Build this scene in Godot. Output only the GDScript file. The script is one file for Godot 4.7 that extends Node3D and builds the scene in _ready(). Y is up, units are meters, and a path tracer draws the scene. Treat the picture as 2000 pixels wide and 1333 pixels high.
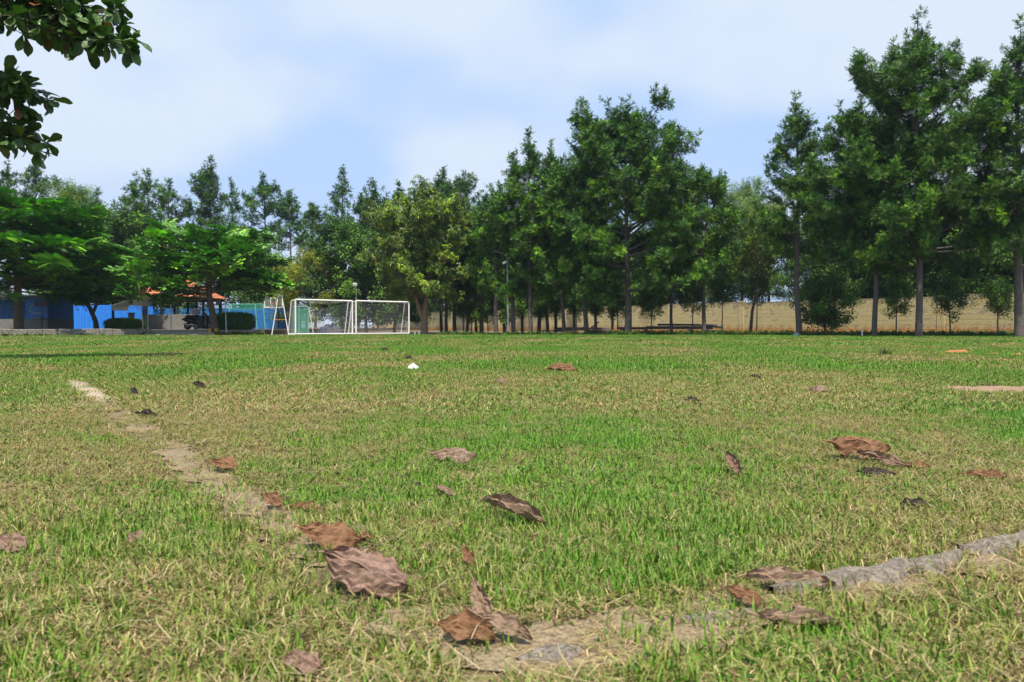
extends Node3D
# A playing field at a school: dry lawn, two small goals, a row of silver oaks along a boundary wall.

var M := {}          # materials
var SPRAY := {}      # leaf sprays, shared by all trees
var rng := RandomNumberGenerator.new()
var taken := {}


func _ready() -> void:
	rng.seed = 20240517
	setup_camera()
	setup_sky()
	make_materials()
	make_sprays()
	build_ground()
	build_wall()
	build_left_side()
	build_trees()
	build_sports()
	build_small_things()
	build_grass()
	build_leaf_litter()


func setup_camera() -> void:
	var cam := Camera3D.new()
	cam.name = "camera"
	add_child(cam)
	cam.position = Vector3(0, 0.5, 0)
	cam.rotation_degrees = Vector3(-1.04, 0, 0)
	cam.near = 0.05
	cam.far = 1500.0
	var lens := CameraAttributesPhysical.new()
	lens.frustum_focal_length = 28.26
	lens.frustum_focus_distance = 7.0
	lens.exposure_aperture = 9.0
	lens.exposure_multiplier = 1.0
	cam.attributes = lens
	cam.fov = 46.01
	cam.current = true


func setup_sky() -> void:
	var e := Environment.new()
	e.background_mode = Environment.BG_SKY
	e.tonemap_mode = Environment.TONE_MAPPER_LINEAR
	e.tonemap_exposure = 1.37
	e.sdfgi_enabled = true
	e.ssao_enabled = true
	e.ssil_enabled = true
	e.fog_enabled = true
	e.fog_density = 0.00025
	e.fog_light_color = Color(0.80, 0.88, 1.0)
	var pano := PanoramaSkyMaterial.new()
	pano.panorama = sky_texture()
	pano.energy_multiplier = 0.74
	e.sky = Sky.new()
	e.sky.sky_material = pano
	var we := WorldEnvironment.new()
	we.name = "daylight"
	we.environment = e
	add_child(we)
	var sun := DirectionalLight3D.new()
	sun.name = "sun"
	sun.light_energy = 1.6
	sun.light_color = Color(1.0, 0.955, 0.88)
	sun.light_angular_distance = 0.6
	sun.shadow_enabled = true
	add_child(sun)
	sun.look_at_from_position(Vector3(0.04, 0.87, 0.40) * 50.0, Vector3.ZERO)


# Thin bright cloud over pale blue, the same all round.
func sky_texture() -> ImageTexture:
	var w := 1024
	var h := 512
	var img := Image.create(w, h, false, Image.FORMAT_RGBF)
	var big := FastNoiseLite.new()
	big.seed = 11
	big.frequency = 0.75
	big.fractal_octaves = 5
	big.fractal_gain = 0.42
	var soft := FastNoiseLite.new()
	soft.seed = 5
	soft.frequency = 0.4
	soft.fractal_octaves = 3
	for j in h:
		var el := (0.5 - (j + 0.5) / h) * PI
		var sy := sin(el)
		for i in w:
			if sy < -0.02:
				img.set_pixel(i, j, Color(0.30, 0.32, 0.30))
				continue
			var az := (i + 0.5) / w * TAU
			var k := 1.0 / (maxf(sy, 0.0) + 0.22)
			var p := Vector2(cos(az), sin(az)) * cos(el) * k
			var cl := big.get_noise_2d(p.x * 0.8 + 3.1, p.y * 1.0) * 0.9 + soft.get_noise_2d(p.x, p.y) * 0.7
			cl = smoothstep(-0.22, 0.26, cl + 0.05)
			var low := exp(-maxf(sy, 0.0) * 5.0)
			var blue := Color(0.44, 0.645, 1.0).lerp(Color(0.58, 0.735, 0.99), low)
			var white := Color(0.745, 0.84, 0.97)
			img.set_pixel(i, j, blue.lerp(white, cl * (0.98 - 0.35 * low)))
	return ImageTexture.create_from_image(img)


# ---------------------------------------------------------------- helpers

class Shape:
	var v := PackedVector3Array()
	var n := PackedVector3Array()
	var c := PackedColorArray()
	var t := PackedVector2Array()
	var col := Color.WHITE

	func tri(a: Vector3, b: Vector3, d: Vector3, out := Vector3.ZERO, ta := Vector2.ZERO, tb := Vector2.ZERO, td := Vector2.ZERO) -> void:
		var nn := (d - a).cross(b - a).normalized()
		if out != Vector3.ZERO and nn.dot(out) < 0.0:
			nn = -nn
			var x := b
			b = d
			d = x
			var y := tb
			tb = td
			td = y
		v.append(a)
		v.append(b)
		v.append(d)
		for k in 3:
			n.append(nn)
			c.append(col)
		t.append(ta)
		t.append(tb)
		t.append(td)

	func quad(a: Vector3, b: Vector3, d: Vector3, e: Vector3, out := Vector3.ZERO, uv := Rect2(0, 0, 1, 1)) -> void:
		var p := uv.position
		var q := uv.end
		tri(a, b, d, out, Vector2(p.x, p.y), Vector2(q.x, p.y), q)
		tri(a, d, e, out, Vector2(p.x, p.y), q, Vector2(p.x, q.y))

	# box with its own axes: centre, half sizes
	func box(at: Vector3, size: Vector3, turn := Basis.IDENTITY, uv := Rect2(0, 0, 1, 1)) -> void:
		var h := size * 0.5
		for ax in 3:
			for s in [-1.0, 1.0]:
				var o := Vector3.ZERO
				o[ax] = s
				var a := Vector3.ZERO
				a[(ax + 1) % 3] = 1.0
				var b := Vector3.ZERO
				b[(ax + 2) % 3] = 1.0
				if ax == 2:
					pass
				elif ax == 0:
					var w := a
					a = b
					b = w
				else:
					var w2 := a
					a = b
					b = w2
				var m := o * h
				quad(at + turn * (m - a * h + b * h), at + turn * (m + a * h + b * h), at + turn * (m + a * h - b * h), at + turn * (m - a * h - b * h), turn * o, uv)

	# box with chamfered upright and top edges
	func block(at: Vector3, size: Vector3, ch: float, turn := Basis.IDENTITY, uv := Rect2(0, 0, 1, 1)) -> void:
		var h := size * 0.5
		var lo: Array[Vector3] = []
		var mid: Array[Vector3] = []
		var top: Array[Vector3] = []
		for p in [[1, 1, 0], [1, 1, 1], [-1, 1, 1], [-1, 1, 0], [-1, -1, 0], [-1, -1, 1], [1, -1, 1], [1, -1, 0]]:
			var cx: float = ch if p[2] == 0 else 0.0
			var cz: float = ch if p[2] == 1 else 0.0
			lo.append(Vector3(p[0] * (h.x - cz), -h.y, p[1] * (h.z - cx)))
			mid.append(Vector3(p[0] * (h.x - cz), h.y - ch, p[1] * (h.z - cx)))
			top.append(Vector3(p[0] * (h.x - ch), h.y, p[1] * (h.z - ch)))
		# order round: fix to go round the outline
		var order := [0, 1, 2, 3, 4, 5, 6, 7]
		for k in 8:
			var i: int = order[k]
			var j: int = order[(k + 1) % 8]
			var o := (lo[i] + lo[j]) * 0.5
			o.y = 0
			quad(at + turn * mid[i], at + turn * mid[j], at + turn * lo[j], at + turn * lo[i], turn * o, uv)
			quad(at + turn * top[i], at + turn * top[j], at + turn * mid[j], at + turn * mid[i], turn * (o.normalized() + Vector3.UP), uv)
			tri(at + turn * Vector3(0, h.y, 0), at + turn * top[i], at + turn * top[j], turn * Vector3.UP, uv.get_center(), uv.position, uv.end)
			tri(at + turn * Vector3(0, -h.y, 0), at + turn * lo[i], at + turn * lo[j], turn * Vector3.DOWN)

	# round tube along points, one radius a point, closed ends
	func tube(pts: Array, rad: Array, sides := 6, cap := true) -> void:
		var rings := []
		var norms := []
		var x := Vector3.ZERO
		for k in pts.size():
			var d: Vector3 = (pts[mini(k + 1, pts.size() - 1)] - pts[maxi(k - 1, 0)]).normalized()
			if x == Vector3.ZERO:
				x = d.cross(Vector3.RIGHT if absf(d.x) < 0.8 else Vector3.FORWARD).normalized()
			else:
				x = (x - d * x.dot(d)).normalized()
			var y := d.cross(x)
			var ring := PackedVector3Array()
			var nr := PackedVector3Array()
			for s in sides:
				var a := TAU * s / sides
				var o := x * cos(a) + y * sin(a)
				nr.append(o)
				ring.append(pts[k] + o * rad[k])
			rings.append(ring)
			norms.append(nr)
		var along := 0.0
		for k in pts.size() - 1:
			var step: float = (pts[k + 1] - pts[k]).length()
			for s in sides:
				var s2 := (s + 1) % sides
				var q := [rings[k][s], rings[k + 1][s], rings[k + 1][s2], rings[k][s2]]
				var qn := [norms[k][s], norms[k + 1][s], norms[k + 1][s2], norms[k][s2]]
				var u0 := float(s) / sides
				var u1 := float(s + 1) / sides
				var qt := [Vector2(u0, along), Vector2(u0, along + step), Vector2(u1, along + step), Vector2(u1, along)]
				for f in [[0, 1, 2], [0, 2, 3]]:
					var a3: Vector3 = q[f[0]]
					var b3: Vector3 = q[f[1]]
					var c3: Vector3 = q[f[2]]
					var flip: bool = (c3 - a3).cross(b3 - a3).dot(qn[f[0]] + qn[f[2]]) < 0.0
					for m in ([f[0], f[2], f[1]] if flip else f):
						v.append(q[m])
						n.append(qn[m])
						c.append(col)
						t.append(qt[m])
			along += step
		if cap:
			for e in [0, pts.size() - 1]:
				if rad[e] > 0.004:
					var d2: Vector3 = (pts[e] - pts[1 if e == 0 else e - 1]).normalized()
					for s in sides:
						tri(pts[e], rings[e][s], rings[e][(s + 1) % sides], d2)

	# turned shape: profile of (radius, height) about an upright axis
	func lathe(at: Vector3, prof: Array, sides := 16) -> void:
		for k in prof.size() - 1:
			var a: Vector2 = prof[k]
			var b: Vector2 = prof[k + 1]
			for s in sides:
				var u := TAU * s / sides
				var w := TAU * (s + 1) / sides
				var d0 := Vector3(cos(u), 0, sin(u))
				var d1 := Vector3(cos(w), 0, sin(w))
				var out := (d0 + d1) * (b.y - a.y) + Vector3.UP * (a.x - b.x) * 2.0
				quad(at + d0 * a.x + Vector3.UP * a.y, at + d1 * a.x + Vector3.UP * a.y, at + d1 * b.x + Vector3.UP * b.y, at + d0 * b.x + Vector3.UP * b.y, out)

	func mesh() -> ArrayMesh:
		var arr := []
		arr.resize(Mesh.ARRAY_MAX)
		arr[Mesh.ARRAY_VERTEX] = v
		arr[Mesh.ARRAY_NORMAL] = n
		arr[Mesh.ARRAY_COLOR] = c
		arr[Mesh.ARRAY_TEX_UV] = t
		var m := ArrayMesh.new()
		m.add_surface_from_arrays(Mesh.PRIMITIVE_TRIANGLES, arr)
		return m


func numbered(called: String) -> String:
	if not taken.has(called):
		taken[called] = 0
		return called
	taken[called] += 1
	return "%s_%03d" % [called, taken[called]]


func thing(called: String, label: String, category: String, at := Vector3.ZERO, turn := 0.0, group := "") -> Node3D:
	var o := Node3D.new()
	o.name = numbered(called)
	add_child(o)
	o.position = at
	o.rotation.y = turn
	tag(o, label, category, group)
	return o


func tag(o: Node, label: String, category: String, group := "") -> void:
	o.set_meta("label", label)
	o.set_meta("category", category)
	if group:
		o.set_meta("group", group)


func part(called: String, s: Variant, m: Material, parent: Node) -> MeshInstance3D:
	var o := MeshInstance3D.new()
	o.name = called if parent != self else numbered(called)
	o.mesh = s.mesh() if s is Shape else s
	o.material_override = m
	parent.add_child(o, true)
	return o


func structure(called: String, s: Shape, m: Material, label := "") -> MeshInstance3D:
	var o := part(called, s, m, self)
	o.set_meta("kind", "structure")
	if label:
		o.set_meta("label", label)
	return o


func many(called: String, m: Mesh, mt: Material, places: Array, colors: Array, parent: Node) -> MultiMeshInstance3D:
	var mm := MultiMesh.new()
	mm.transform_format = MultiMesh.TRANSFORM_3D
	mm.use_colors = true
	mm.mesh = m
	mm.instance_count = places.size()
	for i in places.size():
		mm.set_instance_transform(i, places[i])
		mm.set_instance_color(i, colors[i])
	var o := MultiMeshInstance3D.new()
	o.name = called
	o.multimesh = mm
	o.material_override = mt
	o.set_meta("kind", "stuff")
	parent.add_child(o, true)
	return o


func rf(a: float, b: float) -> float:
	return rng.randf_range(a, b)


func rdir() -> Vector3:
	return Vector3(rng.randfn(), rng.randfn(), rng.randfn()).normalized()


# ---------------------------------------------------------------- materials

func lin(r: float, g: float, b: float) -> Color:
	return Color(r, g, b).linear_to_srgb()


func noise_image(size: int, freq: float, octaves: int, sd: int, stretch := Vector2.ONE) -> Image:
	var f := FastNoiseLite.new()
	f.seed = sd
	f.frequency = freq
	f.fractal_octaves = octaves
	f.fractal_gain = 0.55
	if stretch == Vector2.ONE:
		return f.get_seamless_image(size, size)
	var img := f.get_seamless_image(int(size / stretch.x), int(size / stretch.y))
	img.resize(size, size, Image.INTERPOLATE_CUBIC)
	return img


# base colours mixed by two layers of noise
func mottled(size: int, a: Color, b: Color, c: Color, f1: float, f2: float, sd: int, stretch := Vector2.ONE) -> ImageTexture:
	var i1 := noise_image(size, f1, 3, sd, stretch)
	var i2 := noise_image(size, f2, 4, sd + 7, stretch)
	var img := Image.create(size, size, true, Image.FORMAT_RGB8)
	for y in size:
		for x in size:
			var p := i1.get_pixel(x, y).r
			var q := i2.get_pixel(x, y).r
			img.set_pixel(x, y, a.lerp(b, smoothstep(0.25, 0.75, p)).lerp(c, smoothstep(0.52, 0.85, q)))
	img.generate_mipmaps()
	return ImageTexture.create_from_image(img)


func mat(called: String, color: Color, rough := 0.8, metal := 0.0) -> StandardMaterial3D:
	var m := StandardMaterial3D.new()
	m.resource_name = called
	m.albedo_color = color
	m.roughness = rough
	m.metallic = metal
	m.cull_mode = BaseMaterial3D.CULL_DISABLED
	M[called] = m
	return m


func grained(called: String, tex: Texture2D, scale: float, rough := 0.85, relief: Texture2D = null, depth := 0.3) -> StandardMaterial3D:
	var m := mat(called, Color.WHITE, rough)
	m.albedo_texture = tex
	m.uv1_triplanar = true
	m.uv1_world_triplanar = true
	m.uv1_scale = Vector3.ONE * scale
	if relief:
		m.heightmap_enabled = true
		m.heightmap_texture = relief
		m.heightmap_scale = depth
	return m


func leafy(called: String, rough: float, through: Color, spec := 0.5) -> StandardMaterial3D:
	var m := mat(called, Color.WHITE, rough)
	m.vertex_color_use_as_albedo = true
	m.metallic_specular = spec
	m.backlight_enabled = true
	m.backlight = through
	return m


func make_materials() -> void:
	var fine := ImageTexture.create_from_image(noise_image(256, 0.06, 4, 3))
	var barky := ImageTexture.create_from_image(noise_image(256, 0.05, 4, 9, Vector2(1, 4)))
	grained("soil", mottled(512, lin(0.10, 0.070, 0.036), lin(0.18, 0.135, 0.066), lin(0.075, 0.07, 0.03), 0.02, 0.05, 1), 0.7, 0.95, fine, 1.5)
	grained("sand", mottled(256, lin(0.33, 0.265, 0.195), lin(0.44, 0.36, 0.275), lin(0.22, 0.17, 0.12), 0.03, 0.09, 2), 3.0, 0.95, fine, 0.8)
	grained("thatch", mottled(256, lin(0.20, 0.15, 0.085), lin(0.30, 0.235, 0.14), lin(0.11, 0.075, 0.045), 0.05, 0.12, 14), 4.0, 0.95, fine, 0.8)
	grained("red_soil", mottled(256, lin(0.36, 0.13, 0.045), lin(0.45, 0.19, 0.08), lin(0.25, 0.09, 0.04), 0.03, 0.09, 4), 2.0, 0.95, fine, 1.5)
	grained("bare_earth", mottled(256, lin(0.24, 0.155, 0.092), lin(0.32, 0.22, 0.14), lin(0.17, 0.10, 0.06), 0.03, 0.08, 16), 2.0, 0.95, fine, 0.8)
	grained("path", mottled(256, lin(0.36, 0.32, 0.25), lin(0.44, 0.39, 0.31), lin(0.26, 0.23, 0.18), 0.03, 0.08, 6), 1.0, 0.95, fine, 0.6)
	grained("bark_grey", mottled(256, lin(0.095, 0.083, 0.075), lin(0.155, 0.138, 0.125), lin(0.05, 0.043, 0.038), 0.04, 0.08, 21, Vector2(1, 4)), 1.6, 0.95, barky, 2.0)
	grained("bark_brown", mottled(256, lin(0.10, 0.075, 0.05), lin(0.17, 0.13, 0.09), lin(0.05, 0.04, 0.03), 0.04, 0.08, 23, Vector2(1, 4)), 1.6, 0.95, barky, 2.0)
	grained("bark_pink", mottled(256, lin(0.27, 0.17, 0.11), lin(0.36, 0.26, 0.19), lin(0.16, 0.10, 0.07), 0.03, 0.1, 25, Vector2(1, 2)), 1.5, 0.9, barky, 2.0)
	grained("concrete", mottled(256, lin(0.19, 0.18, 0.155), lin(0.29, 0.275, 0.24), lin(0.06, 0.055, 0.045), 0.02, 0.045, 31), 0.9, 0.92, fine, 0.6)
	grained("dark_plaster", mottled(256, lin(0.16, 0.16, 0.155), lin(0.20, 0.20, 0.19), lin(0.12, 0.12, 0.12), 0.02, 0.06, 33), 1.0, 0.85)
	grained("weathered_wood", mottled(256, lin(0.10, 0.085, 0.075), lin(0.20, 0.18, 0.16), lin(0.05, 0.045, 0.04), 0.03, 0.07, 35, Vector2(4, 1)), 1.0, 0.95, fine, 0.6)
	grained("blue_sheet", mottled(256, lin(0.02, 0.21, 0.78), lin(0.03, 0.24, 0.82), lin(0.025, 0.19, 0.68), 0.02, 0.05, 41), 0.5, 0.5)
	grained("blue_paint", mottled(256, lin(0.012, 0.12, 0.36), lin(0.02, 0.17, 0.45), lin(0.015, 0.10, 0.26), 0.02, 0.06, 43), 0.6, 0.6)
	grained("roof_tile", mottled(256, lin(0.52, 0.17, 0.07), lin(0.60, 0.24, 0.12), lin(0.36, 0.12, 0.06), 0.03, 0.08, 45), 1.5, 0.85)
	grained("tape", mottled(256, lin(0.13, 0.108, 0.085), lin(0.23, 0.20, 0.168), lin(0.05, 0.036, 0.026), 0.03, 0.07, 47), 5.0, 0.9, fine, 0.5)
	mat("white_paint", lin(0.78, 0.78, 0.77), 0.4)
	mat("old_white", lin(0.58, 0.57, 0.54), 0.6)
	mat("galvanised", lin(0.48, 0.49, 0.50), 0.45, 0.55)
	mat("dark_metal", lin(0.025, 0.025, 0.028), 0.5)
	mat("dark_wood", lin(0.05, 0.03, 0.02), 0.7)
	mat("net_cord", lin(0.55, 0.56, 0.57), 0.8)
	mat("teal_paint", lin(0.16, 0.48, 0.42), 0.5)
	mat("green_net", lin(0.03, 0.26, 0.20), 0.8)
	mat("yellow_paint", lin(0.52, 0.27, 0.02), 0.7)
	mat("black_paint", lin(0.02, 0.02, 0.02), 0.7)
	mat("sign_grey", lin(0.30, 0.30, 0.28), 0.6)
	mat("sign_dark", lin(0.06, 0.06, 0.055), 0.6)
	mat("red_plastic", lin(0.45, 0.05, 0.03), 0.4)
	mat("rim_red", lin(0.60, 0.12, 0.10), 0.5)
	mat("scooter_paint", lin(0.014, 0.014, 0.016), 0.22)
	mat("rubber", lin(0.02, 0.02, 0.02), 0.85)
	mat("chrome", lin(0.7, 0.7, 0.7), 0.2, 1.0)
	mat("lens_red", lin(0.35, 0.02, 0.02), 0.2)
	mat("lamp_glass", lin(0.75, 0.77, 0.78), 0.2)
	mat("tarp_blue", lin(0.012, 0.014, 0.045), 0.6)
	mat("bag_blue", lin(0.10, 0.16, 0.30), 0.5)
	mat("paper", lin(0.72, 0.70, 0.76), 0.7)
	mat("bamboo", lin(0.40, 0.33, 0.21), 0.7)
	var vc := mat("person_skin_and_cloth", Color.WHITE, 0.8)
	vc.vertex_color_use_as_albedo = true
	leafy("leaf_oak", 0.48, Color(0.30, 0.46, 0.08), 0.36)
	leafy("leaf_mango", 0.42, Color(0.28, 0.36, 0.08), 0.5)
	leafy("leaf_almond", 0.45, Color(0.42, 0.6, 0.12), 0.5)
	leafy("leaf_soft", 0.6, Color(0.35, 0.5, 0.10), 0.32)
	leafy("grass", 0.6, Color(0.38, 0.48, 0.14), 0.35)
	leafy("straw", 0.75, Color(0.35, 0.3, 0.18), 0.3)
	var dl := mat("dead_leaf", Color.WHITE, 0.8)
	dl.vertex_color_use_as_albedo = true
	dl.albedo_texture = mottled(256, lin(0.70, 0.70, 0.70), lin(1, 1, 1), lin(0.42, 0.40, 0.38), 0.03, 0.1, 61)
	dl.uv1_scale = Vector3(1, 1.5, 1)
	dl.backlight_enabled = true
	dl.backlight = Color(0.2, 0.12, 0.06)


# ---------------------------------------------------------------- ground

func build_ground() -> void:
	var s := Shape.new()
	var e := 420.0
	s.quad(Vector3(-e, 0, -e), Vector3(e, 0, -e), Vector3(e, 0, e), Vector3(-e, 0, e), Vector3.UP)
	structure("ground", s, M.soil)
	# raised ground on the left, behind the kerbs
	s = Shape.new()
	var poly := PackedVector2Array([Vector2(-70, -38), Vector2(-26.89, -40.6), Vector2(-20.772, -46.2), Vector2(-21.671, -48.2), Vector2(-18.049, -48.2), Vector2(-17.525, -46.8), Vector2(-14.425, -46.8), Vector2(-15.3, -62), Vector2(-15.3, -120), Vector2(-70, -120)])
	var idx := Geometry2D.triangulate_polygon(poly)
	for k in range(0, idx.size(), 3):
		var p: Array[Vector3] = []
		for m in 3:
			var q := poly[idx[k + m]]
			p.append(Vector3(q.x, 0.3, q.y))
		s.tri(p[0], p[1], p[2], Vector3.UP)
	for k in poly.size():
		var a := poly[k]
		var b := poly[(k + 1) % poly.size()]
		s.quad(Vector3(a.x, 0.3, a.y), Vector3(b.x, 0.3, b.y), Vector3(b.x, -0.05, b.y), Vector3(a.x, -0.05, a.y))
	structure("terrace_ground", s, M.soil)
	# dusty ramp up to the pavilion
	s = Shape.new()
	s.quad(Vector3(-21.687, 0.304, -48.1), Vector3(-17.981, 0.304, -48.1), Vector3(-16.4, 0.006, -44.4), Vector3(-20.358, 0.006, -44.4), Vector3.UP)
	s.quad(Vector3(-24.122, 0.304, -53.5), Vector3(-19.08, 0.304, -53.5), Vector3(-17.981, 0.304, -48.1), Vector3(-21.687, 0.304, -48.1), Vector3.UP)
	structure("dusty_path", s, M.path)
	# pale concrete court behind the goals
	s = Shape.new()
	s.quad(Vector3(-15.2, 0.012, -59), Vector3(-9.8, 0.012, -59), Vector3(-9.8, 0.012, -46.6), Vector3(-14.302, 0.012, -46.4), Vector3.UP)
	structure("concrete_court", s, M.sand)
	patch("sandy_patch", [Vector2(0, 0)], Vector3(3.972, 0, -6.324), Vector2(0.66, 0.42), M.bare_earth, 3, 0.004)
	for a in [[Vector3(8.228, 0, -14.807), Vector2(0.34, 0.22), 0.075, "larger red earth mound on the lawn at right"], [Vector3(8.394, 0, -14.013), Vector2(0.17, 0.13), 0.05, "small pinkish earth mound on the lawn at right"], [Vector3(8.668, 0, -13.767), Vector2(0.24, 0.14), 0.04, "low red earth mound at the right edge of the lawn"]]:
		var m := mound(a[1], a[2])
		var o := part("earth_mound", m, M.red_soil, self)
		o.position = a[0]
		tag(o, a[3], "soil", "earth mounds on the lawn")


func patch(called: String, _at: Array, pos: Vector3, size: Vector2, m: Material, sd: int, y: float) -> void:
	var s := Shape.new()
	var f := FastNoiseLite.new()
	f.seed = sd
	f.frequency = 0.9
	var ring := []
	for k in 28:
		var a := TAU * k / 28
		var r := 1.0 + 0.35 * f.get_noise_2d(cos(a) * 2.0, sin(a) * 2.0)
		ring.append(Vector3(cos(a) * size.x * r, 0, sin(a) * size.y * r))
	for k in 28:
		s.tri(Vector3.ZERO, ring[k], ring[(k + 1) % 28], Vector3.UP)
	var o := structure(called, s, m)
	o.position = pos + Vector3.UP * y


func mound(size: Vector2, h: float) -> Shape:
	var s := Shape.new()
	var f := FastNoiseLite.new()
	f.seed = int(size.x * 1000)
	f.frequency = 3.0
	var g := func(i: int, j: int) -> Vector3:
		var r := i / 6.0
		var a := TAU * j / 18
		var p := Vector3(cos(a) * size.x * r, 0, sin(a) * size.y * r)
		p.y = h * pow(maxf(0.0, 1.0 - r * r), 0.8) * (0.8 + 0.6 * f.get_noise_2d(p.x * 4.0, p.z * 4.0)) - 0.004 * r
		return p
	for i in 6:
		for j in 18:
			s.quad(g.call(i, j), g.call(i, j + 1), g.call(i + 1, j + 1), g.call(i + 1, j), Vector3.UP)
	return s


# ---------------------------------------------------------------- boundary wall

func wall_texture() -> ImageTexture:
	var w := 1024
	var h := 256
	var img := Image.create(w, h, false, Image.FORMAT_RGB8)
	var a := noise_image(256, 0.02, 4, 71)
	var b := noise_image(256, 0.06, 4, 73)
	var cream := lin(0.47, 0.395, 0.19)
	var pale := lin(0.54, 0.47, 0.27)
	var orange := lin(0.38, 0.15, 0.03)
	var grime := lin(0.13, 0.12, 0.09)
	for y in h:
		var v := float(y) / h
		for x in w:
			var n1 := a.get_pixel(x % 256, y).r
			var n2 := b.get_pixel((x * 2) % 256, (y * 2) % 256).r
			var n3 := a.get_pixel((x * 3 + 77) % 256, 40).r
			var n4 := b.get_pixel((x + 31) % 256, 90).r
			var c := cream.lerp(pale, smoothstep(0.3, 0.7, n1))
			c = c.lerp(grime, 0.4 * smoothstep(0.60, 0.80, n1))
			# red earth splashed up from the ground, with a ragged edge
			var edge := 0.84 + (n3 - 0.5) * 0.16 + (n2 - 0.5) * 0.30
			c = c.lerp(orange, 0.95 * smoothstep(edge - 0.08, edge + 0.09, v) * (0.7 + 0.3 * n1))
			# black streaks of algae running down from the coping
			var run := 0.07 + 0.6 * maxf(0.0, n4 - 0.45)
			c = c.lerp(grime, 0.8 * (1.0 - smoothstep(run * 0.4, run + 0.02, v)) * smoothstep(0.3, 0.6, n2))
			img.set_pixel(x, y, c)
	return ImageTexture.create_from_image(img)


func build_wall() -> void:
	var m := mat("wall_plank", Color.WHITE, 0.9)
	m.albedo_texture = wall_texture()
	m.heightmap_enabled = true
	m.heightmap_texture = ImageTexture.create_from_image(noise_image(256, 0.08, 4, 79))
	m.heightmap_scale = 0.4
	var origin := Vector3(31.734, 0, -44.4)
	var o := thing("boundary_wall", "long cream plank wall stained orange at its foot behind the trees", "wall", origin)
	var dir := Vector3(-0.555, 0, -0.832)
	o.rotation.y = atan2(-dir.z, dir.x)
	var core := Shape.new()
	core.box(Vector3(44, 1.18, 0), Vector3(104, 2.36, 0.03))
	part("core", core, M.concrete, o)
	var rows := 8
	var step := [0.10, 0.10, 0.0, 0.0, 0.06, 0.0, 0.06, 0.1, 0.0, 0.0, 0.05, 0.0, 0.0]
	var widths := 8.0
	var shapes := {}
	for k in range(-1, 12):
		var x0 := k * widths
		var top: float = 2.42 + step[k + 1]
		var ph := top / rows
		for q in rows:
			var key := "%d_%d_%.2f" % [posmod(k, 3), q, top]
			if not shapes.has(key):
				var s := Shape.new()
				var u0 := posmod(k, 3) * 0.33
				s.box(Vector3.ZERO, Vector3(widths - 0.46, ph - 0.012, 0.10), Basis.IDENTITY, Rect2(u0, float(rows - 1 - q) / rows, 0.33, 1.0 / rows))
				shapes[key] = s.mesh()
			var p := part("plank", shapes[key], m, o)
			p.position = Vector3(x0 + widths * 0.5, ph * (q + 0.5), 0.003 * sin(q * 5.1 + k * 2.3))
		for e in [-1.0, 1.0]:
			var s2 := Shape.new()
			s2.block(Vector3(0, (top + 0.06) * 0.5, 0), Vector3(0.24, top + 0.06, 0.24), 0.015, Basis.IDENTITY, Rect2(0.1 + 0.07 * absf(k), 0, 0.03, 1))
			var c := part("column", s2, column_material(m), o)
			c.position = Vector3(x0 + e * 0.135, 0, 0.03)
	# meter box and pipe on one column
	var bx := Shape.new()
	bx.block(Vector3(0, 0, 0), Vector3(0.16, 0.3, 0.09), 0.01)
	var b := part("meter_box", bx, M.old_white, o)
	b.position = Vector3(24.135, 1.25, 0.2)


func column_material(m: StandardMaterial3D) -> StandardMaterial3D:
	if not M.has("wall_column"):
		var c: StandardMaterial3D = m.duplicate()
		c.resource_name = "wall_column"
		M["wall_column"] = c
	return M["wall_column"]


# ---------------------------------------------------------------- left side

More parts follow.
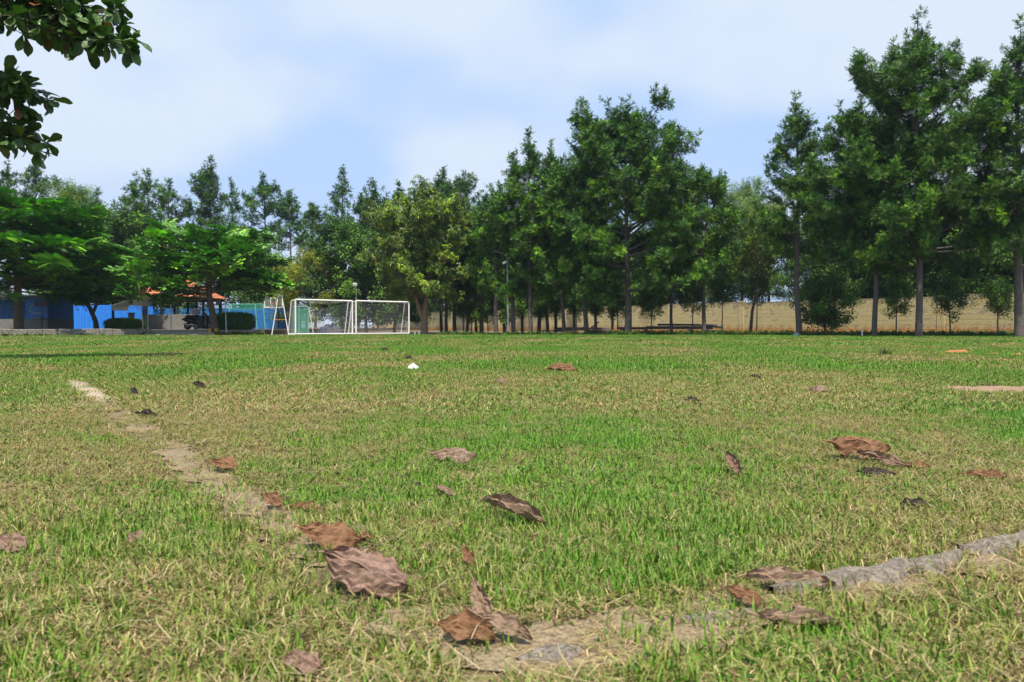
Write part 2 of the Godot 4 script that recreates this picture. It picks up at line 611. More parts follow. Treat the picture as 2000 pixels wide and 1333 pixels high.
func build_left_side() -> void:
	kerb("retaining_kerb", "long stained concrete kerb below the layered trees", Vector3(-26.757, 0, -40.4), Vector3(-20.682, 0, -46.0), 12, 0.36)
	kerb("retaining_kerb", "short concrete kerb beside the yellow and black block", Vector3(-16.939, 0, -46.5), Vector3(-14.362, 0, -46.5), 4, 0.30)
	var y := thing("painted_block", "yellow and black painted stone block ending the kerb at path", "block", Vector3(-17.19, 0, -46.3))
	for k in 3:
		var s := Shape.new()
		s.block(Vector3(0, 0.19, 0), Vector3(0.17, 0.38, 0.3), 0.015)
		var p := part("painted_band", s, M.black_paint if k == 1 else M.yellow_paint, y)
		p.position.x = (k - 1) * 0.172
	painted_building()
	corrugated_fence()
	pavilion()
	awning(Vector3(-23.192, 0.05, -48.3), 1.15, "farther white sloping awning with hanging valance")
	awning(Vector3(-21.251, 0.02, -47.0), 1.5, "nearer white sloping awning with wide hanging valance")
	hedge("clipped dark hedge before the blue fence, left of the pavilion", Vector3(-23.863, 0.3, -49.5), Vector3(2.1, 0.55, 0.9))
	hedge("clipped rounded hedge right of the scooter", Vector3(-16.775, 0.3, -48.6), Vector3(2.1, 0.95, 1.1))
	scooter()
	person()
	sign_post("dark notice board on a thin post before the painted building", Vector3(-27.214, 0.3, -46.5), 1.42, Vector2(0.72, 0.28), M.sign_dark)
	sign_post("pale square board on a dark post behind the hedge", Vector3(-18.141, 0.3, -49.8), 1.58, Vector2(0.34, 0.36), M.sign_grey)
	var s := Shape.new()
	s.tube([Vector3(0, 0, 0), Vector3(-0.02, 1.0, 0), Vector3(-0.07, 2.4, 0)], [0.028, 0.026, 0.024], 8)
	var pole := part("metal_pole", s, M.galvanised, self)
	pole.position = Vector3(-16.29, 0, -45.8)
	tag(pole, "thin bare metal pole standing before the rounded hedge", "pole")
	s = Shape.new()
	s.tube([Vector3(0, 0, 0), Vector3(0.02, 0.7, 0), Vector3(-0.08, 1.6, 0), Vector3(-0.2, 2.9, 0)], [0.035, 0.032, 0.028, 0.018], 7)
	pole = part("bamboo_stake", s, M.bamboo, self)
	pole.position = Vector3(-20.967, 0, -45.6)
	tag(pole, "thin crooked stake leaning in front of the awnings", "stake")
	# court wall in dull blue and its teal posts
	var o := thing("blue_court_wall", "dull blue painted sheet wall behind the hedge and goals", "wall", Vector3(0, 0, -60.5))
	var x := -28.434168982228197
	while x < -16.49027686232204:
		var sh := Shape.new()
		var base := 0.28 if x < -15.3 else -0.02
		sh.box(Vector3(0.57, (1.86 + base) * 0.5, 0), Vector3(1.13, 1.86 - base, 0.05))
		var pn := part("panel", sh, M.blue_paint, o)
		pn.position = Vector3(x, 0, 0.012 * sin(x * 7.0))
		x += 1.14
	o = thing("court_fence", "teal posts with green netting above the dull blue wall", "fence", Vector3(0, 0, -57.5))
	var xs := [-22.996, -20.25, -18.382, -17.796]
	for k in 4:
		var ps := Shape.new()
		var tilt := 0.14 if k > 0 else 0.0
		ps.tube([Vector3(tilt, 0.25, 0), Vector3(0, 2.12, 0)], [0.03, 0.03], 8)
		part("post", ps, M.teal_paint, o).position.x = xs[k]
	var rail := Shape.new()
	rail.tube([Vector3(xs[0], 2.1, 0), Vector3(xs[3], 2.1, 0)], [0.02, 0.02], 6)
	part("rail", rail, M.teal_paint, o)
	var net := Shape.new()
	net_sheet(net, Vector3(xs[0], 2.08, 0.02), Vector3(xs[3] - xs[0], 0, 0), Vector3(0, -0.42, 0), 0.035, 0.011, 0.0)
	part("netting", net, M.green_net, o)


func kerb(called: String, label: String, a: Vector3, b: Vector3, count: int, h: float) -> void:
	var o := thing(called, label, "kerb", a)
	var d := b - a
	o.rotation.y = atan2(-d.z, d.x)
	rng.seed = hash(label)
	var cell := d.length() / count
	for k in count:
		var s := Shape.new()
		var hh := h + rf(-0.015, 0.015)
		s.block(Vector3(0, hh * 0.5 - 0.02, 0), Vector3(cell - 0.012, hh + 0.04, 0.3), 0.02 + rf(0, 0.015))
		var p := part("kerb_stone", s, M.concrete, o)
		p.position = Vector3(cell * (k + 0.5), 0, rf(-0.012, 0.012))


func painted_building() -> void:
	var o := thing("painted_building", "blue painted building with grey plinth under the layered tree", "building", Vector3(-28.849, 0.3, -50))
	var s := Shape.new()
	s.box(Vector3(-3.0, 0.33, -1.4), Vector3(6.0, 0.66, 3.0))
	part("plinth", s, M.dark_plaster, o)
	s = Shape.new()
	s.box(Vector3(-0.68, 1.33, 0.02), Vector3(1.36, 1.34, 0.12))
	s.box(Vector3(-0.06, 1.33, -1.4), Vector3(0.12, 1.34, 2.7))
	s.box(Vector3(-3.0, 1.33, -2.8), Vector3(6.0, 1.34, 0.12))
	part("wall", s, M.blue_paint, o)
	s = Shape.new()
	s.box(Vector3(-3.0, 2.07, -1.3), Vector3(6.3, 0.12, 3.3))
	part("roof_slab", s, M.dark_plaster, o)
	s = Shape.new()
	s.box(Vector3(-0.5, 0.70, 0.2), Vector3(0.62, 0.10, 0.22))
	part("ledge", s, M.concrete, o)
	s = Shape.new()
	var pts := []
	var rad := []
	for k in 26:
		var t := k / 25.0
		var a := 0.6 + t * 4.4
		pts.append(Vector3(-0.88 + 0.26 * cos(a) * (1 - 0.2 * t) + 0.4 * pow(t, 6.0), 1.26 + 0.24 * sin(a), 0.085))
		rad.append(0.012)
	s.tube(pts, rad, 5, false)
	pts = []
	rad = []
	for k in 12:
		var t := k / 11.0
		pts.append(Vector3(-1.15 + 0.72 * t, 1.15 - 0.16 * sin(t * PI * 0.8) + 0.02 * sin(t * 9.0), 0.085))
		rad.append(0.012)
	s.tube(pts, rad, 5, false)
	part("painted_wave", s, M.old_white, o)


func corrugated_fence() -> void:
	var o := thing("corrugated_fence", "bright blue corrugated sheet fence in sun at left", "fence", Vector3(-33.828, 0.28, -58.5))
	var w := 0.98
	for k in 8:
		var s := Shape.new()
		var n := 5
		var prev := Vector3(0, 0, 0)
		var h := 1.76 + 0.03 * sin(k * 2.1)
		for i in n:
			for p in [[0.0, 0.0], [0.45, 0.0], [0.58, 0.035], [0.87, 0.035], [1.0, 0.0]]:
				var q := Vector3((i + p[0]) * w / n, 0, p[1])
				if q.distance_to(prev) > 0.001:
					s.quad(prev + Vector3.UP * h, q + Vector3.UP * h, q, prev, Vector3.BACK)
					s.quad(prev + Vector3.UP * h + Vector3(0, 0, -0.003), q + Vector3.UP * h + Vector3(0, 0, -0.003), q + Vector3(0, 0, -0.003), prev + Vector3(0, 0, -0.003), Vector3.FORWARD)
				prev = q
		var sh := part("sheet", s, M.blue_sheet, o)
		sh.position = Vector3(k * (w - 0.02), 0, 0.004 * (k % 2))
	for k in 4:
		var ps := Shape.new()
		ps.box(Vector3(0, 0.85, -0.08), Vector3(0.06, 1.75, 0.06))
		part("post", ps, M.dark_metal, o).position.x = 0.2 + k * 2.0


func tile_slope(a: Vector3, b: Vector3, c: Vector3, d: Vector3, courses: int) -> Shape:
	# a-b eave, d-c ridge; each course laps the one below
	var s := Shape.new()
	var up := (b - a).cross(d - a).normalized()
	if up.y < 0:
		up = -up
	for k in courses:
		var t0 := float(k) / courses
		var t1 := float(k + 1) / courses
		var p0 := a.lerp(d, t0) + up * 0.05
		var p1 := b.lerp(c, t0) + up * 0.05
		var q1 := b.lerp(c, t1) + up * 0.012
		var q0 := a.lerp(d, t1) + up * 0.012
		s.quad(q0, q1, p1, p0, up)
		s.quad(p0, p1, p1 - up * 0.045, p0 - up * 0.045, (p0 - q0))
	s.quad(a - up * 0.03, b - up * 0.03, c - up * 0.03, d - up * 0.03, -up)
	return s


func pavilion() -> void:
	var o := thing("pavilion", "open pavilion with orange tiled roof and dark low walls", "pavilion", Vector3(-23.467, 0.3, -55))
	var hw := 2.75
	var hd := 2.2
	var ey := 2.12
	var e := [Vector3(-hw - 0.35, ey, hd + 0.35), Vector3(hw + 0.35, ey, hd + 0.35), Vector3(hw + 0.35, ey, -hd - 0.35), Vector3(-hw - 0.35, ey, -hd - 0.35)]
	var r0 := Vector3(-1.2, ey + 1.3, 0)
	var r1 := Vector3(1.2, ey + 1.3, 0)
	part("roof_slope", tile_slope(e[0], e[1], r1, r0, 11), M.roof_tile, o)
	part("roof_slope", tile_slope(e[2], e[3], r0, r1, 11), M.roof_tile, o)
	part("roof_slope", tile_slope(e[3], e[0], r0, r0, 11), M.roof_tile, o)
	part("roof_slope", tile_slope(e[1], e[2], r1, r1, 11), M.roof_tile, o)
	var s := Shape.new()
	s.tube([r0 + Vector3.UP * 0.05, r1 + Vector3.UP * 0.05], [0.09, 0.09], 8)
	part("ridge_cap", s, M.roof_tile, o)
	s = Shape.new()
	s.box(Vector3(0, ey - 0.11, hd), Vector3(hw * 2 + 0.5, 0.14, 0.1))
	part("beam", s, M.dark_wood, o)
	s = Shape.new()
	s.box(Vector3(0, ey - 0.11, -hd), Vector3(hw * 2 + 0.5, 0.14, 0.1))
	part("beam", s, M.dark_wood, o)
	for x in [-hw, -0.55, 0.4, 1.5, hw]:
		for z in [hd, -hd]:
			s = Shape.new()
			s.block(Vector3(x, (ey - 0.04) * 0.5, z), Vector3(0.13, ey - 0.04, 0.13), 0.01)
			part("post", s, M.dark_metal, o)
	for a in [[-2.2, 1.0, 0.74], [0.95, 3.4, 0.98]]:
		s = Shape.new()
		s.block(Vector3(a[0], a[2] * 0.5, hd + 0.12), Vector3(a[1], a[2], 0.22), 0.02)
		part("low_wall", s, M.dark_plaster, o)
	s = Shape.new()
	s.block(Vector3(-1.45, 0.52, hd + 0.2), Vector3(0.3, 1.04, 0.3), 0.02)
	s.block(Vector3(-1.45, 1.07, hd + 0.2), Vector3(0.36, 0.07, 0.36), 0.01)
	part("gate_pillar", s, M.concrete, o)
	s = Shape.new()
	s.box(Vector3(-0.98, 0.06, hd + 0.45), Vector3(0.75, 0.12, 0.4))
	part("step", s, M.concrete, o)
	s = Shape.new()
	s.box(Vector3(0, 0.49, -hd - 0.1), Vector3(hw * 2, 0.98, 0.15))
	part("low_wall", s, M.dark_plaster, o)
	s = Shape.new()
	s.box(Vector3(0, 0.03, 0), Vector3(hw * 2 + 0.2, 0.06, hd * 2 - 0.1))
	part("floor_slab", s, M.concrete, o)


func awning(at: Vector3, width: float, label: String) -> void:
	# low edge on the left, rising to the right; the valance hangs from the low edge
	var o := thing("awning", label, "awning", at, 0.0, "white awnings beside the pavilion")
	var lo := Vector3(-0.56, 1.72 if width < 1.3 else 1.98, 0)
	var hi := Vector3(1.4, 2.32 if width < 1.3 else 2.55, 0)
	var z := width
	var s := Shape.new()
	var up := Vector3(-0.3, 0.95, 0)
	var a := lo + Vector3(0, 0, z * 0.5)
	var b := hi + Vector3(0, 0, z * 0.5)
	var c := hi + Vector3(0.4, 0.0, -z * 0.5)
	var d := lo + Vector3(0.4, 0.0, -z * 0.5)
	s.quad(a, b, c, d, up)
	var th := Vector3(0, -0.05, 0)
	s.quad(a + th, b + th, c + th, d + th, -up)
	s.quad(a, b, b + th, a + th, Vector3.BACK)
	s.quad(a, d, d + th, a + th, Vector3.LEFT)
	s.quad(b, c, c + th, b + th, Vector3.RIGHT)
	s.quad(d, c, c + th, d + th, Vector3.FORWARD)
	part("canopy", s, M.white_paint, o)
	s = Shape.new()
	var n := 10
	for k in n:
		var p := (a + Vector3(0, -0.054, 0)).lerp(d + Vector3(0, -0.054, 0), float(k) / n)
		var q := (a + Vector3(0, -0.054, 0)).lerp(d + Vector3(0, -0.054, 0), float(k + 1) / n)
		var dp := Vector3(-0.02 * (k % 2), -0.26, 0.0)
		var dq := Vector3(-0.02 * ((k + 1) % 2), -0.26, 0.0)
		s.quad(p, q, q + dq, p + dp, Vector3(-1, 0, 0.4))
	part("valance", s, M.white_paint, o)
	s = Shape.new()
	var foot := hi + Vector3(-0.1, -0.06, 0)
	s.tube([Vector3(foot.x, 0.3, 0), foot], [0.03, 0.03], 7)
	part("post", s, M.galvanised, o)
	s = Shape.new()
	s.tube([Vector3(foot.x, foot.y - 0.75, 0.0), lo + Vector3(0.12, -0.03, 0)], [0.015, 0.015], 6)
	part("brace", s, M.galvanised, o)


func hedge(label: String, at: Vector3, size: Vector3) -> void:
	var o := thing("hedge", label, "hedge", at, 0.0)
	rng.seed = hash(label)
	var stems := Shape.new()
	stems.tube([Vector3(0, -0.03, 0), Vector3(0, size.y * 0.25, 0)], [0.05, 0.04], 6)
	for k in 7:
		var x := rf(-0.4, 0.4) * size.x
		stems.tube([Vector3(0, size.y * 0.2, 0), Vector3(x, size.y * 0.6, rf(-0.1, 0.1))], [0.03, 0.01], 5)
	part("stem", stems, M.bark_brown, o)
	var places := [[], [], []]
	var colors := [[], [], []]
	for k in 1700:
		var p := Vector3(rf(-1, 1), rf(-1, 1), rf(-1, 1))
		var q := Vector3(pow(absf(p.x), 4.0), pow(absf(p.y), 4.0), pow(absf(p.z), 4.0))
		var l := pow(q.x + q.y + q.z, 0.25)
		p = p / maxf(l, 0.01) * rf(0.75, 1.0)
		var at2 := Vector3(p.x * size.x * 0.5, size.y * 0.5 + p.y * size.y * 0.46, p.z * size.z * 0.5)
		add_spray(places, colors, at2, (p + rdir() * 0.5 + Vector3.UP * 0.3).normalized(), rf(0.32, 0.5), Color(0.85, 0.95, 0.8), false, 0.06)
	for k in 3:
		many("foliage", SPRAY["broad%d" % k], M.leaf_soft, places[k], colors[k], o)


func sign_post(label: String, at: Vector3, h: float, size: Vector2, m: Material) -> void:
	var o := thing("sign_board", label, "sign", at, 0.0)
	var s := Shape.new()
	s.tube([Vector3(0, -0.02, 0), Vector3(0, h, 0)], [0.035, 0.035], 8)
	part("post", s, M.dark_metal, o)
	s = Shape.new()
	s.block(Vector3(0, h + size.y * 0.5 - 0.05, 0.05), Vector3(size.x, size.y, 0.03), 0.006)
	part("board", s, m, o)
	s = Shape.new()
	for e in [-1.0, 1.0]:
		s.box(Vector3(e * size.x * 0.5, h + size.y * 0.5 - 0.05, 0.05), Vector3(0.03, size.y + 0.03, 0.05))
		s.box(Vector3(0, h + size.y * 0.5 - 0.05 + e * size.y * 0.5, 0.05), Vector3(size.x - 0.03, 0.03, 0.05))
	part("frame", s, M.dark_metal, o)


func scooter() -> void:
	# seen from its left side; front to the right
	var o := thing("scooter", "black motor scooter parked on the path before the pavilion", "scooter", Vector3(-19.238, 0.304, -49.2), 0.35)
	for x in [-0.58, 0.66]:
		var w := Node3D.new()
		w.name = "wheel"
		o.add_child(w, true)
		w.position = Vector3(x, 0.215, 0)
		var s := Shape.new()
		var pts := []
		var rad := []
		for k in 21:
			var a := TAU * k / 20
			pts.append(Vector3(cos(a) * 0.16, sin(a) * 0.16, 0))
			rad.append(0.053)
		s.tube(pts, rad, 8, false)
		part("tyre", s, M.rubber, w)
		s = Shape.new()
		s.tube([Vector3(0, 0, -0.04), Vector3(0, 0, -0.03), Vector3(0, 0, 0.03), Vector3(0, 0, 0.04)], [0.05, 0.115, 0.115, 0.05], 12)
		part("rim", s, M.galvanised, w)
	var b := Shape.new()   # rear bodywork, narrowing to the tail
	b.tube([Vector3(-0.86, 0.66, 0), Vector3(-0.74, 0.63, 0), Vector3(-0.45, 0.56, 0), Vector3(-0.15, 0.48, 0), Vector3(0.02, 0.36, 0)], [0.05, 0.125, 0.18, 0.17, 0.09], 12)
	part("rear_body", b, M.scooter_paint, o)
	b = Shape.new()
	b.box(Vector3(0.22, 0.30, 0), Vector3(0.55, 0.07, 0.34))
	part("footboard", b, M.scooter_paint, o)
	b = Shape.new()
	b.tube([Vector3(0.46, 0.28, 0), Vector3(0.5, 0.5, 0), Vector3(0.48, 0.75, 0), Vector3(0.42, 0.93, 0)], [0.10, 0.17, 0.16, 0.09], 10)
	part("leg_shield", b, M.scooter_paint, o)
	b = Shape.new()
	b.tube([Vector3(0.44, 0.40, 0), Vector3(0.58, 0.42, 0), Vector3(0.74, 0.44, 0), Vector3(0.86, 0.36, 0)], [0.06, 0.075, 0.07, 0.03], 8)
	part("front_mudguard", b, M.scooter_paint, o)
	b = Shape.new()
	b.tube([Vector3(0.66, 0.215, 0.07), Vector3(0.56, 0.5, 0.06), Vector3(0.44, 0.95, 0.0)], [0.02, 0.022, 0.025], 7)
	part("fork", b, M.galvanised, o)
	b = Shape.new()
	b.tube([Vector3(-0.72, 0.79, 0), Vector3(-0.55, 0.81, 0), Vector3(-0.25, 0.77, 0), Vector3(-0.02, 0.72, 0)], [0.06, 0.105, 0.105, 0.06], 10)
	part("seat", b, M.rubber, o)
	b = Shape.new()
	b.tube([Vector3(-0.70, 0.80, 0.13), Vector3(-0.88, 0.88, 0.11), Vector3(-0.92, 0.90, 0), Vector3(-0.88, 0.88, -0.11), Vector3(-0.70, 0.80, -0.13)], [0.012, 0.012, 0.012, 0.012, 0.012], 6)
	part("grab_rail", b, M.galvanised, o)
	b = Shape.new()
	b.tube([Vector3(0.36, 1.02, 0.34), Vector3(0.40, 1.0, 0.2), Vector3(0.43, 0.98, 0), Vector3(0.40, 1.0, -0.2), Vector3(0.36, 1.02, -0.34)], [0.016, 0.018, 0.06, 0.018, 0.016], 7)
	part("handlebar", b, M.scooter_paint, o)
	b = Shape.new()
	b.tube([Vector3(0.48, 1.0, 0), Vector3(0.53, 0.98, 0)], [0.08, 0.07], 10)
	part("headlight", b, M.lamp_glass, o)
	for e in [-1.0, 1.0]:
		b = Shape.new()
		b.tube([Vector3(0.41, 1.0, 0.2 * e), Vector3(0.43, 1.16, 0.26 * e)], [0.008, 0.008], 5)
		b.tube([Vector3(0.435, 1.2, 0.28 * e), Vector3(0.45, 1.2, 0.28 * e)], [0.055, 0.05], 9)
		part("mirror", b, M.dark_metal, o)
	b = Shape.new()
	b.tube([Vector3(-0.86, 0.62, 0), Vector3(-0.92, 0.62, 0)], [0.05, 0.04], 8)
	part("tail_light", b, M.lens_red, o)
	b = Shape.new()
	b.tube([Vector3(-0.1, 0.27, 0.13), Vector3(-0.45, 0.28, 0.14), Vector3(-0.82, 0.36, 0.14)], [0.03, 0.05, 0.045], 8)
	part("exhaust", b, M.chrome, o)
	b = Shape.new()
	b.tube([Vector3(-0.2, 0.25, 0), Vector3(-0.58, 0.215, 0)], [0.08, 0.06], 8)
	part("engine", b, M.dark_metal, o)
	b = Shape.new()
	b.tube([Vector3(-0.05, 0.28, 0.1), Vector3(-0.08, 0.0, 0.2)], [0.012, 0.012], 6)
	part("side_stand", b, M.dark_metal, o)


# ---------------------------------------------------------------- person: one skin over tapered bones

func capsule(p: Vector3, b: Array) -> float:
	var pa: Vector3 = p - b[0]
	var ba: Vector3 = b[1] - b[0]
	var h := clampf(pa.dot(ba) / ba.length_squared(), 0.0, 1.0)
	return (pa - ba * h).length() - lerpf(b[2], b[3], h)


func skin(s: Shape, bones: Array, cell: float, k: float) -> void:
	var field := {}
	for b in bones:
		var m: float = maxf(b[2], b[3]) + cell * 2.0
		var lo := (Vector3(minf(b[0].x, b[1].x), minf(b[0].y, b[1].y), minf(b[0].z, b[1].z)) - Vector3.ONE * m) / cell
		var hi := (Vector3(maxf(b[0].x, b[1].x), maxf(b[0].y, b[1].y), maxf(b[0].z, b[1].z)) + Vector3.ONE * m) / cell
		for x in range(floori(lo.x), ceili(hi.x) + 1):
			for y in range(floori(lo.y), ceili(hi.y) + 1):
				for z in range(floori(lo.z), ceili(hi.z) + 1):
					field[Vector3i(x, y, z)] = 9.0
	for c: Vector3i in field:
		var p := Vector3(c) * cell
		var d := 9.0
		for b in bones:
			var e := capsule(p, b)
			var hh := maxf(k - absf(d - e), 0.0) / k
			d = minf(d, e) - hh * hh * k * 0.25
		field[c] = d
	var verts := {}
	var corners := [Vector3i(0, 0, 0), Vector3i(1, 0, 0), Vector3i(0, 1, 0), Vector3i(1, 1, 0), Vector3i(0, 0, 1), Vector3i(1, 0, 1), Vector3i(0, 1, 1), Vector3i(1, 1, 1)]
	var edges := [[0, 1], [2, 3], [4, 5], [6, 7], [0, 2], [1, 3], [4, 6], [5, 7], [0, 4], [1, 5], [2, 6], [3, 7]]
	for c: Vector3i in field:
		var sum := Vector3.ZERO
		var n := 0
		for e in edges:
			var a: Vector3i = c + corners[e[0]]
			var b: Vector3i = c + corners[e[1]]
			var fa: float = field.get(a, 9.0)
			var fb: float = field.get(b, 9.0)
			if (fa < 0.0) != (fb < 0.0):
				sum += Vector3(a).lerp(Vector3(b), fa / (fa - fb))
				n += 1
		if n:
			verts[c] = sum / n * cell
	for c: Vector3i in field:
		var f0: float = field[c]
		for ax in 3:
			var d := Vector3i.ZERO
			d[ax] = 1
			var f1: float = field.get(c + d, 9.0)
			if (f0 < 0.0) == (f1 < 0.0):
				continue
			var u := Vector3i.ZERO
			u[(ax + 1) % 3] = 1
			var w := Vector3i.ZERO
			w[(ax + 2) % 3] = 1
			var q := [c - u - w, c - w, c, c - u]
			if not (verts.has(q[0]) and verts.has(q[1]) and verts.has(q[2]) and verts.has(q[3])):
				continue
			var mid: Vector3 = (verts[q[0]] + verts[q[2]]) * 0.5
			var best := 9.0
			for b in bones:
				var e := capsule(mid, b)
				if e < best:
					best = e
					s.col = b[4]
			s.quad(verts[q[0]], verts[q[1]], verts[q[2]], verts[q[3]], Vector3(d) * (1.0 if f0 < 0.0 else -1.0))


func person() -> void:
	# stands at the low wall behind the scooter, back turned, leaning forward a little, forearms forward
	var o := thing("person", "person with dark hair in a pale pink shirt standing behind the scooter", "person", Vector3(-20, 0.304, -50.9), PI + 0.5)
	var SKIN := Color(0.20, 0.10, 0.06)
	var SHIRT := Color(0.50, 0.34, 0.33)
	var PANT := Color(0.02, 0.022, 0.03)
	var SHOE := Color(0.03, 0.025, 0.02)
	var B := []
	for e in [-1.0, 1.0]:
		B.append([Vector3(0.09 * e, 0.82, 0), Vector3(0.10 * e, 0.45, 0.02), 0.085, 0.058, PANT])
		B.append([Vector3(0.10 * e, 0.45, 0.02), Vector3(0.10 * e, 0.09, -0.03), 0.056, 0.040, PANT])
		B.append([Vector3(0.10 * e, 0.04, -0.05), Vector3(0.11 * e, 0.035, 0.14), 0.042, 0.032, SHOE])
		B.append([Vector3(0.155 * e, 1.28, 0.02), Vector3(0.22 * e, 1.03, 0.0), 0.052, 0.042, SHIRT])
		B.append([Vector3(0.22 * e, 1.03, 0.0), Vector3(0.18 * e, 0.98, 0.22), 0.038, 0.028, SKIN])
		B.append([Vector3(0.18 * e, 0.98, 0.22), Vector3(0.17 * e, 0.975, 0.29), 0.030, 0.030, SKIN])
		for k in 4:
			var x: float = 0.17 * e + (k - 1.5) * 0.019
			B.append([Vector3(x, 0.975, 0.29), Vector3(x, 0.965, 0.345 + 0.008 * (1.0 - absf(k - 1.5))), 0.010, 0.009, SKIN])
			B.append([Vector3(x, 0.965, 0.345), Vector3(x, 0.945, 0.375), 0.009, 0.008, SKIN])
		B.append([Vector3(0.15 * e, 0.97, 0.25), Vector3(0.115 * e, 0.96, 0.31), 0.012, 0.009, SKIN])
	B.append([Vector3(0, 0.85, 0), Vector3(0, 0.93, 0), 0.145, 0.135, PANT])
	B.append([Vector3(0, 0.95, 0), Vector3(0, 1.22, 0.02), 0.140, 0.150, SHIRT])
	B.append([Vector3(-0.10, 1.27, 0.02), Vector3(0.10, 1.27, 0.02), 0.075, 0.075, SHIRT])
	B.append([Vector3(0, 1.30, 0.03), Vector3(0, 1.39, 0.05), 0.055, 0.050, SKIN])
	B.append([Vector3(0, 1.44, 0.065), Vector3(0, 1.48, 0.06), 0.075, 0.085, SKIN])
	B.append([Vector3(0, 1.445, 0.14), Vector3(0, 1.43, 0.152), 0.012, 0.014, SKIN])
	for e in [-1.0, 1.0]:
		B.append([Vector3(0.078 * e, 1.46, 0.06), Vector3(0.082 * e, 1.44, 0.06), 0.014, 0.012, SKIN])
	var s := Shape.new()
	skin(s, B, 0.018, 0.035)
	part("body", s, M.person_skin_and_cloth, o)
	s = Shape.new()
	var H := Color(0.012, 0.010, 0.009)
	skin(s, [[Vector3(0, 1.49, 0.035), Vector3(0, 1.52, 0.07), 0.088, 0.075, H], [Vector3(0, 1.47, -0.01), Vector3(0, 1.36, -0.03), 0.075, 0.05, H]], 0.016, 0.03)
	part("hair", s, M.person_skin_and_cloth, o)
	for e in [-1.0, 1.0]:
		s = Shape.new()
		s.lathe(Vector3(0.03 * e, 1.462, 0.138), [Vector2(0.0, 0.007), Vector2(0.009, 0.003), Vector2(0.009, -0.003), Vector2(0.0, -0.007)], 8)
		part("eye", s, M.dark_metal, o)
	s = Shape.new()
	s.box(Vector3(0, 1.405, 0.136), Vector3(0.04, 0.008, 0.01))
	part("mouth", s, M.rim_red, o)


# ---------------------------------------------------------------- leaf sprays
# Each spray grows along +Y; its flat side faces +Z.

func blade_leaf(s: Shape, at: Vector3, dir: Vector3, up: Vector3, length: float, width: float, droop: float, wide_at := 0.42) -> void:
	var side := dir.cross(up).normalized()
	var nn := side.cross(dir).normalized()
	var mid := at + dir * length * wide_at - nn * droop * length * 0.2
	var tip := at + dir * length * (1.0 - 0.25 * droop) - nn * droop * length * 0.7
	var fold := nn * width * 0.22
	s.tri(at, mid + side * width * 0.5 + fold, tip)
	s.tri(at, tip, mid - side * width * 0.5 + fold)


func broad_leaf(s: Shape, at: Vector3, dir: Vector3, up: Vector3, length: float, width: float, droop: float) -> void:
	var side := dir.cross(up).normalized()
	var nn := side.cross(dir).normalized()
	var ts := [0.0, 0.3, 0.62, 0.86, 1.0]
	var ws := [0.06, 0.45, 0.92, 0.85, 0.12]
	for k in 4:
		var p0: Vector3 = at + dir * length * ts[k] * (1.0 - 0.15 * droop) - nn * droop * length * ts[k] * ts[k] * 0.6
		var p1: Vector3 = at + dir * length * ts[k + 1] * (1.0 - 0.15 * droop) - nn * droop * length * ts[k + 1] * ts[k + 1] * 0.6
		for e in [-1.0, 1.0]:
			var a: Vector3 = p0 + side * e * width * 0.5 * ws[k] + nn * width * 0.16 * ws[k]
			var b: Vector3 = p1 + side * e * width * 0.5 * ws[k + 1] + nn * width * 0.16 * ws[k + 1]
			s.tri(p0, a, b)
			s.tri(p0, b, p1)


func feather_leaf(s: Shape, at: Vector3, dir: Vector3, up: Vector3, length: float, lobe: float, lobe_w: float, pairs: int, droop: float) -> void:
	var side := dir.cross(up).normalized()
	var nn := side.cross(dir).normalized()
	for k in pairs:
		var t := (k + 0.6) / pairs
		var p := at + dir * length * t - nn * droop * length * t * t
		var size := lobe * (1.15 - 0.75 * absf(t - 0.4))
		for e in [-1.0, 1.0]:
			var d: Vector3 = (dir * 0.75 + side * e - nn * 0.25).normalized()
			s.tri(p - dir * lobe_w, p + dir * lobe_w, p + d * size)
	var tip := at + dir * length - nn * droop * length
	s.tri(tip - dir * length * 0.25 + side * lobe_w, tip - dir * length * 0.25 - side * lobe_w, tip + dir * lobe * 0.5)


func leaf_color(a: Color, b: Color) -> Color:
	var k := rng.randf()
	var f := rf(0.65, 1.3)
	var c := a.lerp(b, k * k)
	return Color(c.r * f, c.g * f, c.b * f)


